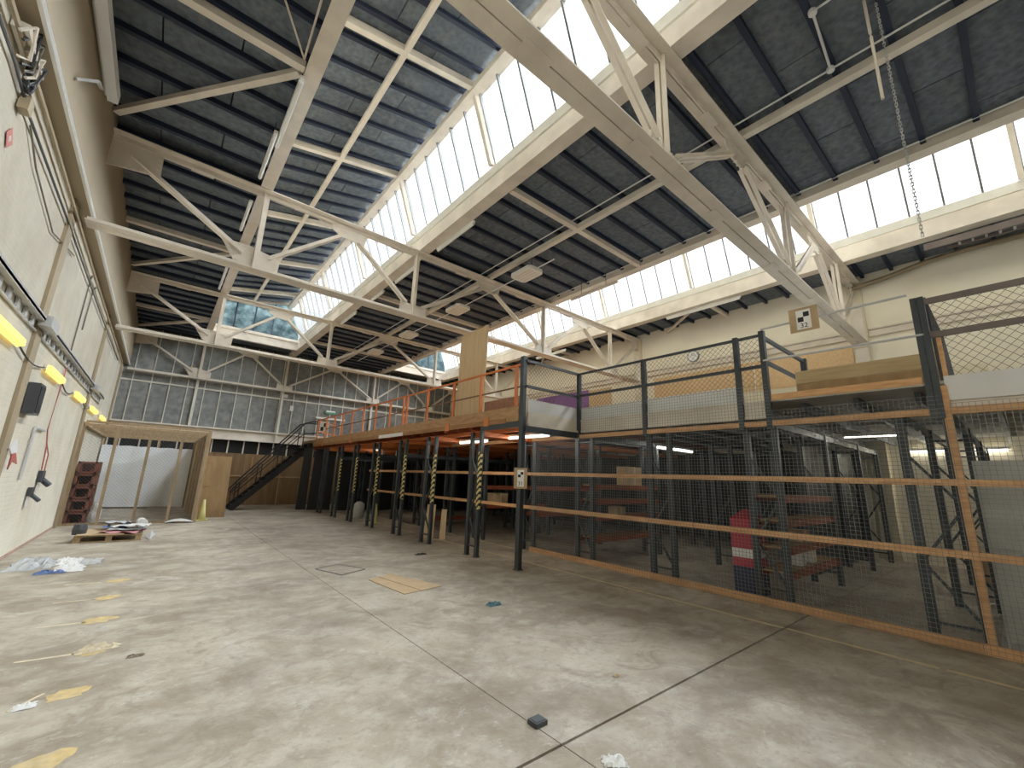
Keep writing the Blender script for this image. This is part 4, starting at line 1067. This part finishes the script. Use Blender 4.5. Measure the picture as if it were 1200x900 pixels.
# ================================================================== CAGE, CRATES, STAIRS
CY0, CY1, CX0, CX1, CZ = 16.3, 22.2, XL + 0.06, 1.18, 2.62
cg = empty('timber_cage', (0, CY0, 0), 'timber framed wire cage against the side wall', 'cage')
for x in (CX0, -0.95, -0.22, 0.53, CX1 - 0.04): MB().box(x - 0.035, CY0 - 0.03, 0, x + 0.035, CY0 + 0.04, CZ).build('front_stud', STUDS, cg)
for x in (CX0, 0.0, CX1 - 0.04): MB().box(x - 0.035, CY1 - 0.03, 0, x + 0.035, CY1 + 0.04, CZ).build('rear_stud', STUDS, cg)
MB().box(CX0, CY0 - 0.03, CZ, CX1, CY0 + 0.04, CZ + 0.07).build('top_plate', STUDS, cg)
MB().box(CX0, CY0 + 0.10, CZ + 0.10, CX1, CY0 + 0.15, CZ + 0.16).build('top_plate', STUDS, cg)
MB().box(CX0, CY1 - 0.04, CZ, CX1, CY1 + 0.05, CZ + 0.1).build('top_plate', STUDS, cg)
MB().box(CX0 - 0.03, CY0, CZ, CX0 + 0.05, CY1, CZ + 0.1).build('side_plate', STUDS, cg)
for yy in (17.5, 18.7, 19.9, 21.1): MB().box(CX0, yy - 0.025, CZ + 0.02, CX1, yy + 0.025, CZ + 0.10).build('roof_joist', STUDS, cg)
MB().box(CX0, CY0 - 0.02, 0, CX1, CY0 + 0.03, 0.06).build('sole_plate', STUDS, cg)
SIDEPLY = wood('cage_plywood', (0.36, 0.26, 0.11), (0.27, 0.185, 0.07), 2.0, (4, 4, 0.6))
for a, b in ((CY0 + 0.04, 17.52), (17.53, 18.74), (18.75, 19.96), (19.97, 21.18), (21.19, CY1)): MB().box(CX1, a, 0.02, CX1 + 0.02, b, CZ + 0.1).build('side_sheet', SIDEPLY, cg)
for yy in (17.5, 18.7, 19.9): MB().box(CX1 - 0.06, yy - 0.03, 0.02, CX1, yy + 0.03, CZ).build('side_stud', STUDS, cg)
MB().box(CX1 - 0.02, CY0 - 0.035, 0, CX1 + 0.05, CY0 + 0.03, CZ + 0.12).build('corner_stud', STUDS, cg)
chainlink(CX0, CX1, 0.05, CZ, CY0 - 0.034, 0.06, 0.0028, axis='x').build('diamond_wire', WIRE, cg)['kind'] = 'stuff'
ws = MB(); n = 28; W0, W1 = CX0, CX1 - 0.06        # hung white sheet with soft folds
for i in range(n + 1):
    x = W0 + (W1 - W0) * i / n; d = 0.02 * math.sin(i * 0.9) + 0.03 * math.sin(i * 0.37)
    ws.v += [Vector((x, CY1 - 0.07 + d * 0.3, 2.33 + 0.01 * math.sin(i))), Vector((x, CY1 - 0.09 + d, 1.2)), Vector((x, CY1 - 0.10 + d * 1.3, 0.06))]
for i in range(n):
    for r_ in (0, 1): ws.f.append((3 * i + r_, 3 * i + r_ + 1, 3 * i + 4 + r_, 3 * i + 3 + r_))
o = ws.build('white_sheet', paint('white_polythene', (0.80, 0.83, 0.88), 0.03, 0.5), smooth=True); tag(o, 'white sheet hung across the back of the timber cage', 'sheet')

def crate(x, y, z, lab):
    e = empty('plastic_crate', (x, y, z), lab, 'crate', 'stacked brown crates')
    w, d, h = 0.40, 0.58, 0.325
    MB().box(x - w / 2, y - d / 2, z, x + w / 2, y + d / 2, z + 0.02).build('base', CRATE, e)
    INN = paint('crate_shaded_inside', (0.06, 0.028, 0.02), 0.2, 0.7)  # crate brown darkened to put the interior shade into the colour
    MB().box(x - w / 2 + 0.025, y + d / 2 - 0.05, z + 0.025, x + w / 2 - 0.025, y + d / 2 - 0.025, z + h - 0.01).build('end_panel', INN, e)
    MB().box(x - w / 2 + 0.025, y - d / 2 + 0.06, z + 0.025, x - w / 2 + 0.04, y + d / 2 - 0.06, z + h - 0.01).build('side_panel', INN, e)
    fr = MB()
    for zz in (0.01, h - 0.05):
        fr.box(x - w / 2, y - d / 2, z + zz, x + w / 2, y - d / 2 + 0.02, z + zz + 0.045).box(x - w / 2, y + d / 2 - 0.02, z + zz, x + w / 2, y + d / 2, z + zz + 0.045)
        fr.box(x - w / 2, y - d / 2, z + zz, x - w / 2 + 0.02, y + d / 2, z + zz + 0.045).box(x + w / 2 - 0.02, y - d / 2, z + zz, x + w / 2, y + d / 2, z + zz + 0.045)
    fr.build('rim', CRATE, e)
    for sx, sy in ((-1, -1), (1, -1), (1, 1), (-1, 1)):
        cx, cy = x + sx * (w / 2 - 0.03), y + sy * (d / 2 - 0.03)
        MB().box(cx - 0.03, cy - 0.03, z, cx + 0.03, cy + 0.03, z + h).build('corner', CRATE, e)
    for q in (1, 3):
        MB().box(x - w / 2 + q * w / 4 - 0.010, y - d / 2, z + 0.05, x - w / 2 + q * w / 4 + 0.010, y - d / 2 + 0.015, z + 0.14).build('slat', CRATE, e)
    for q in range(1, 5):
        MB().box(x + w / 2 - 0.015, y - d / 2 + q * d / 5 - 0.02, z + 0.05, x + w / 2, y - d / 2 + q * d / 5 + 0.02, z + h - 0.04).build('slat', CRATE, e)


lev = ['bottom', 'second', 'third', 'fourth', 'top']
for k in range(5):
    crate(-1.40, 16.75, k * 0.335, '%s brown crate in the front stack inside the cage' % lev[k])
    crate(-1.40, 17.45, k * 0.335, '%s brown crate in the rear stack inside the cage' % lev[k])
bg_ = MB().lathe((-1.04, 16.62, 0.0), [(0.10, 0.0), (0.13, 0.12), (0.115, 0.30), (0.12, 0.42), (0.05, 0.55), (0.07, 0.60)], 10)
for v in bg_.v: v.x += 0.025 * math.sin(v.z * 17 + v.y * 30); v.y += 0.02 * math.cos(v.z * 23 + v.x * 20)
tag(bg_.build('white_bag', OFFWHITE, smooth=False), 'crumpled white bag standing beside the brown crates', 'bag')

o = MB().plate([(1.35, 17.72, 0.0), (2.10, 17.66, 0.0), (2.06, 17.9, 2.02), (1.31, 17.96, 2.02)], (0.08, -1, 0.1), 0.02).build('plywood_sheet', PLYB)
tag(o, 'brown plywood sheet leaning at the cage corner behind the yellow cone', 'board')
for z_ in (1.83, 1.02): MB().bar((1.34, 17.70 + 0.12 * z_, z_), (1.56, 17.68 + 0.12 * z_, z_), 0.02, 0.03).build('handle_batten', PLYDECK, o)
def cone(x, y, lab):
    e = empty('traffic_cone', (x, y, 0), lab, 'cone')
    MB().box(x - 0.16, y - 0.16, 0, x + 0.16, y + 0.16, 0.03).build('base', CONE, e)
    MB().lathe((x, y, 0.03), [(0.12, 0), (0.085, 0.2), (0.055, 0.42), (0.03, 0.60), (0.0, 0.605)], 16).build('cone_body', CONE, e, smooth=True)
cone(1.40, 16.80, 'faded yellow cone at the corner of the timber cage'); cone(5.95, 14.2, 'faded yellow cone standing between far rack posts')

# stairs
SY0, SY1 = 20.45, 21.35
st = empty('steel_stair', (2.6, 20.9, 0), 'black steel staircase rising to the mezzanine at the far end', 'stair')
N = 15; X0, X1 = 2.65, 5.32
for k in range(N):
    x = X0 + (X1 - X0) * (k + 0.5) / N; z = DECKZ * (k + 1) / (N + 0.3)
    box_piece('tread', BLACK, st, (x, 20.9, z), (0.26, 0.86, 0.03))
for yy in (SY0, SY1):
    MB().bar((X0 - 0.1, yy, 0.02), (X1, yy, DECKZ - 0.1), 0.05, 0.22, (0, 0, 1)).build('stringer', BLACK, st)
    MB().tube([(X0 - 0.13, yy, 0.30), (X0 - 0.16, yy, 0.75), (X0 + 0.1, yy, 1.08), (X1 - 0.42, yy, 3.72), (X1 - 0.1, yy, 3.83), (X1 + 0.35, yy, 3.83)], 0.028, 8).build('handrail', BLACK, st)
    MB().tube([(X0 - 0.05, yy, 0.62), (X1 - 0.4, yy, 3.28), (X1 + 0.3, yy, 3.36)], 0.02, 6).build('mid_rail', BLACK, st)
    for q in (0.04, 0.30, 0.57, 0.84): MB().bar((X0 + (X1 - X0) * q, yy, DECKZ * q), (X0 + (X1 - X0) * q, yy, DECKZ * q + 1.0), 0.035, 0.035, (1, 0, 0)).build('baluster', BLACK, st)
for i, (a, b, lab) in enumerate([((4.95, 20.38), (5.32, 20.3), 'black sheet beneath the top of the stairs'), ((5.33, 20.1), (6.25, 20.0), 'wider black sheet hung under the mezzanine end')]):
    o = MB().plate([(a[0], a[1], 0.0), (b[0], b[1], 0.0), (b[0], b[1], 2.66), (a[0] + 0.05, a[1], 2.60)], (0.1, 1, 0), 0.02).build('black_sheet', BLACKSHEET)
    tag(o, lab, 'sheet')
tag(MB().lathe((6.1, 16.1, 0), [(0.16, 0), (0.2, 0.25), (0.18, 0.5), (0.08, 0.58)], 14).build('round_bin', GALV, smooth=True), 'grey round bin behind the far rack posts', 'bin')
# small things on the end wall
tag(MB().box(4.74, YB - 0.08, 4.55, 4.90, YB - 0.05, 4.82).build('notice_sheet', PAPER), 'white notice sheet on the grey end wall above the stairs', 'notice')
es = empty('emergency_sign', (6.6, YB - 0.1, 4.7), 'small green and white sign on the end wall over the mezzanine', 'sign')
MB().box(6.45, YB - 0.10, 4.62, 7.0, YB - 0.06, 4.80).build('panel', paint('sign_green', (0.10, 0.30, 0.17), 0.1), es); MB().box(6.5, YB - 0.105, 4.72, 6.95, YB - 0.10, 4.79).build('white_mark', PAPER, es)
o = MB().box(4.36, YB - 0.1, 5.18, 4.56, YB - 0.05, 5.34).build('wall_box', OFFWHITE); tag(o, 'small pale box fixed to the end wall below the truss', 'box')
batten_x(6.0, 7.5, YB - 0.10, 4.36, 'unlit white batten hung near the end wall over the stairs', lit=False, r=0.03, grp='unlit battens')

# ================================================================== FLOOR LITTER
pl = empty('wooden_pallet', (-0.5, 13.3, 0), 'low wooden pallet carrying a heap of printed sheets', 'pallet')
PALW = wood('pallet_wood', (0.42, 0.30, 0.17), (0.28, 0.19, 0.10), 3.0, (0.8, 6, 6))
for q in range(3): MB().box(-1.02, 12.72 + q * 0.55, 0, 0.05, 12.80 + q * 0.55, 0.02).build('bottom_board', PALW, pl)
for q in range(3):
    for s in range(3): MB().box(-1.02 + s * 0.48, 12.72 + q * 0.52, 0.02, -0.92 + s * 0.48, 12.86 + q * 0.52, 0.12).build('block', PALW, pl)
for q in range(6): MB().box(-1.02, 12.70 + q * 0.215, 0.12, 0.05, 12.88 + q * 0.215, 0.142).build('deck_board', PALW, pl)
o = MB().plate([(-1.0, 12.66, 0.155), (-0.25, 12.62, 0.16), (-0.28, 13.8, 0.16), (-0.98, 13.75, 0.155)], (0, 0, 1), 0.02).build('cardboard_sheet', CARD)
tag(o, 'flat tan cardboard on the left of the pallet', 'cardboard')
hs = [(-0.30, 12.95, .68, .6, .19, PINKP, 'pink'), (-0.22, 13.05, .62, .5, .225, PLASTIC, 'glossy grey'), (-0.32, 13.35, .60, .45, .25, BLUEP, 'blue'), (-0.2, 13.2, .55, .40, .275, PAPER, 'white'), (-0.42, 13.75, .6, .4, .29, INK, 'black'), (-0.02, 12.95, .36, .36, .31, PAPER, 'crumpled white'), (-0.45, 13.5, .45, .34, .33, PLASTIC, 'silvery')]
for i, (x, y_, w, d, z_, m_, cn) in enumerate(hs):
    b = MB(); n = 6; a0 = random.uniform(-0.5, 0.5)
    for ii in range(n + 1):
        for jj in range(n + 1):
            u, v = (ii / n - .5) * w, (jj / n - .5) * d
            b.v.append(Vector((x + u * math.cos(a0) - v * math.sin(a0), y_ + u * math.sin(a0) + v * math.cos(a0), z_ + 0.025 * math.sin(ii * 1.9 + i) * math.cos(jj * 1.4 + i * 2))))
    for ii in range(n):
        for jj in range(n): k = ii * (n + 1) + jj; b.f.append((k, k + 1, k + n + 2, k + n + 1))
    tag(b.build('printed_sheet', m_), '%s sheet in the heap on the pallet' % cn, 'sheet', 'sheets heaped on the pallet')
tag(MB().tube([(-0.02, 13.9, 0.28), (0.02, 13.2 + 0.4, 0.27)], 0.10, 14).build('paper_roll', PAPER), 'white paper roll at the back of the pallet heap', 'roll')
tag(MB().lathe((-0.98, 12.95, 0.15), [(0.11, 0), (0.12, 0.1), (0.10, 0.2), (0.05, 0.21)], 12).build('grey_bundle', DKGREY), 'dark grey bundle at the left end of the pallet', 'bundle')
o = MB().plate([(0.12, 12.95, 0.03), (0.2, 12.65, 0.02), (0.28, 12.9, 0.10), (0.2, 13.1, 0.16)], (0.3, -0.4, 1), 0.015).build('paper_scrap', PAPER); tag(o, 'torn white scrap beside the pallet', 'scrap')
b = MB(); n = 8
for ii in range(n + 1):
    for jj in range(3): b.v.append(Vector((0.50 + 0.66 * ii / n, 16.1 + 0.08 * jj + 0.03 * math.sin(ii), 0.02 + 0.11 * math.sin(math.pi * (ii + .5) / (n + 1)) * (1 if jj == 1 else 0.35))))
for ii in range(n):
    for jj in range(2): k = ii * 3 + jj; b.f.append((k, k + 1, k + 4, k + 3))
tag(b.build('plastic_sheet', PAPER), 'white curved plastic sheet on the floor before the cage', 'sheet')


def crumple(c, rx, ry, h, mat, name, label, cat, n=9, seed=1, rot=0.0):
    rr = random.Random(seed); b = MB()
    for ii in range(n + 1):
        for jj in range(n + 1):
            u, v = ii / n * 2 - 1, jj / n * 2 - 1
            edge = max(abs(u), abs(v)); q = 1 + rr.uniform(-0.16, 0.16)
            x, y = u * rx * q, v * ry * q
            z = 0.004 + (h * rr.random() * (1 - edge ** 3) if edge < 0.99 else 0.0)
            b.v.append(Vector((c[0] + x * math.cos(rot) - y * math.sin(rot), c[1] + x * math.sin(rot) + y * math.cos(rot), z)))
    for ii in range(n):
        for jj in range(n): k = ii * (n + 1) + jj; b.f.append((k, k + n + 1, k + n + 2, k + 1))
    return tag(b.build(name, mat), label, cat)


crumple((-1.22, 10.35), .24, .5, .12, PLASTIC, 'polythene_sheet', 'pale crumpled polythene on the floor near the side wall', 'plastic', seed=2)
crumple((-0.75, 9.75), .17, .28, .08, PAPER, 'polythene_bag', 'white crumpled bag beside the polythene', 'bag', seed=3)
crumple((-0.83, 10.4), .15, .24, .09, PAPER, 'polythene_bag', 'small white crumpled sheet beyond the white bag', 'bag', seed=4)
crumple((-0.92, 9.52), .16, .10, .05, BLUEP, 'blue_wrapper', 'blue wrapper touching the white crumpled bag', 'wrapper', seed=5)
crumple((-0.55, 10.3), .13, .3, .03, GALV, 'grey_film', 'thin grey film right of the crumpled bags', 'plastic', seed=6)
crumple((-0.12, 5.50), .15, .06, .06, DUST, 'dusty_tassel', 'dusty crumpled rag at the end of a floor streak', 'rag', seed=7, rot=0.2)
crumple((-0.40, 4.52), .055, .05, .02, PAPER, 'paper_scrap', 'small bluish-white paper scrap among the yellow floor spots', 'scrap', seed=8)
crumple((3.68, 4.68), .10, .06, .05, paint('teal_wrap', (0.07, 0.16, 0.18), 0.3, 0.4, 20), 'blue_wrapper', 'small teal crumpled wrapper in the middle of the floor', 'wrapper', seed=9)
crumple((2.36, 1.80), .07, .05, .04, PAPER, 'white_cloth', 'crumpled white cloth at the bottom edge of the floor', 'cloth', seed=10, rot=-0.6)
crumple((3.31, 2.49), .035, .02, .012, CARD, 'paper_scrap', 'tiny orange scrap on the right part of the floor', 'scrap', seed=11)
crumple((4.56, 8.33), .13, .05, .04, INK, 'black_offcut', 'small black offcut near the far rack posts', 'offcut', seed=12)
crumple((0.15, 5.15), .06, .03, .02, paint('brown_debris', (0.16, 0.12, 0.085), 0.2), 'dark_debris', 'small dark debris right of the dusty rag', 'debris', seed=13)
bk = empty('rubber_block', (2.265, 2.37, 0), 'small black rubber block lying by the floor joint', 'block')
e = MB().box(2.215, 2.31, 0, 2.315, 2.40, 0.03); e.build('block', DKGREY, bk); MB().box(2.225, 2.32, 0.03, 2.305, 2.39, 0.033).build('top_face', RACK, bk)
# cardboard pieces and floor hatch
cbd = empty('cardboard_sheet', (3.2, 6.3, 0), 'flattened tan cardboard box on the open floor', 'cardboard')
A, B, C, D = Vector((2.83, 6.75, 0.006)), Vector((3.29, 6.98, 0.006)), Vector((3.60, 5.86, 0.006)), Vector((2.93, 5.72, 0.006))
m1, m2 = A.lerp(B, 0.42), D.lerp(C, 0.42)
MB().plate([A, m1 - Vector((0.01, 0, 0)), m2 - Vector((0.01, 0, 0)), D], (0, 0, 1), 0.008).build('panel', CARD, cbd)
MB().plate([m1 + Vector((0.01, 0, 0)), B, C, m2 + Vector((0.01, 0, 0))], (0, 0, 1), 0.008).build('panel', CARD, cbd)
MB().plate([m1 - Vector((0.012, 0, 0.003)), m1 + Vector((0.012, 0, -0.003)), m2 + Vector((0.012, 0, -0.003)), m2 - Vector((0.012, 0, 0.003))], (0, 0, 1), 0.004).build('fold', PLYDECK, cbd)
ha = empty('floor_hatch', (2.72, 7.74, 0), 'square access cover set flush in the floor', 'hatch')
Q = [Vector((2.38, 7.94, 0)), Vector((2.60, 7.29, 0)), Vector((3.08, 7.54, 0)), Vector((2.82, 8.16, 0))]
MB().plate([q + Vector((0, 0, 0.002)) for q in Q], (0, 0, 1), 0.003).build('cover', FLOOR, ha)
for i in range(4): MB().bar(Q[i] + Vector((0, 0, 0.003)), Q[(i + 1) % 4] + Vector((0, 0, 0.003)), 0.022, 0.005).build('frame', DKGREY, ha)
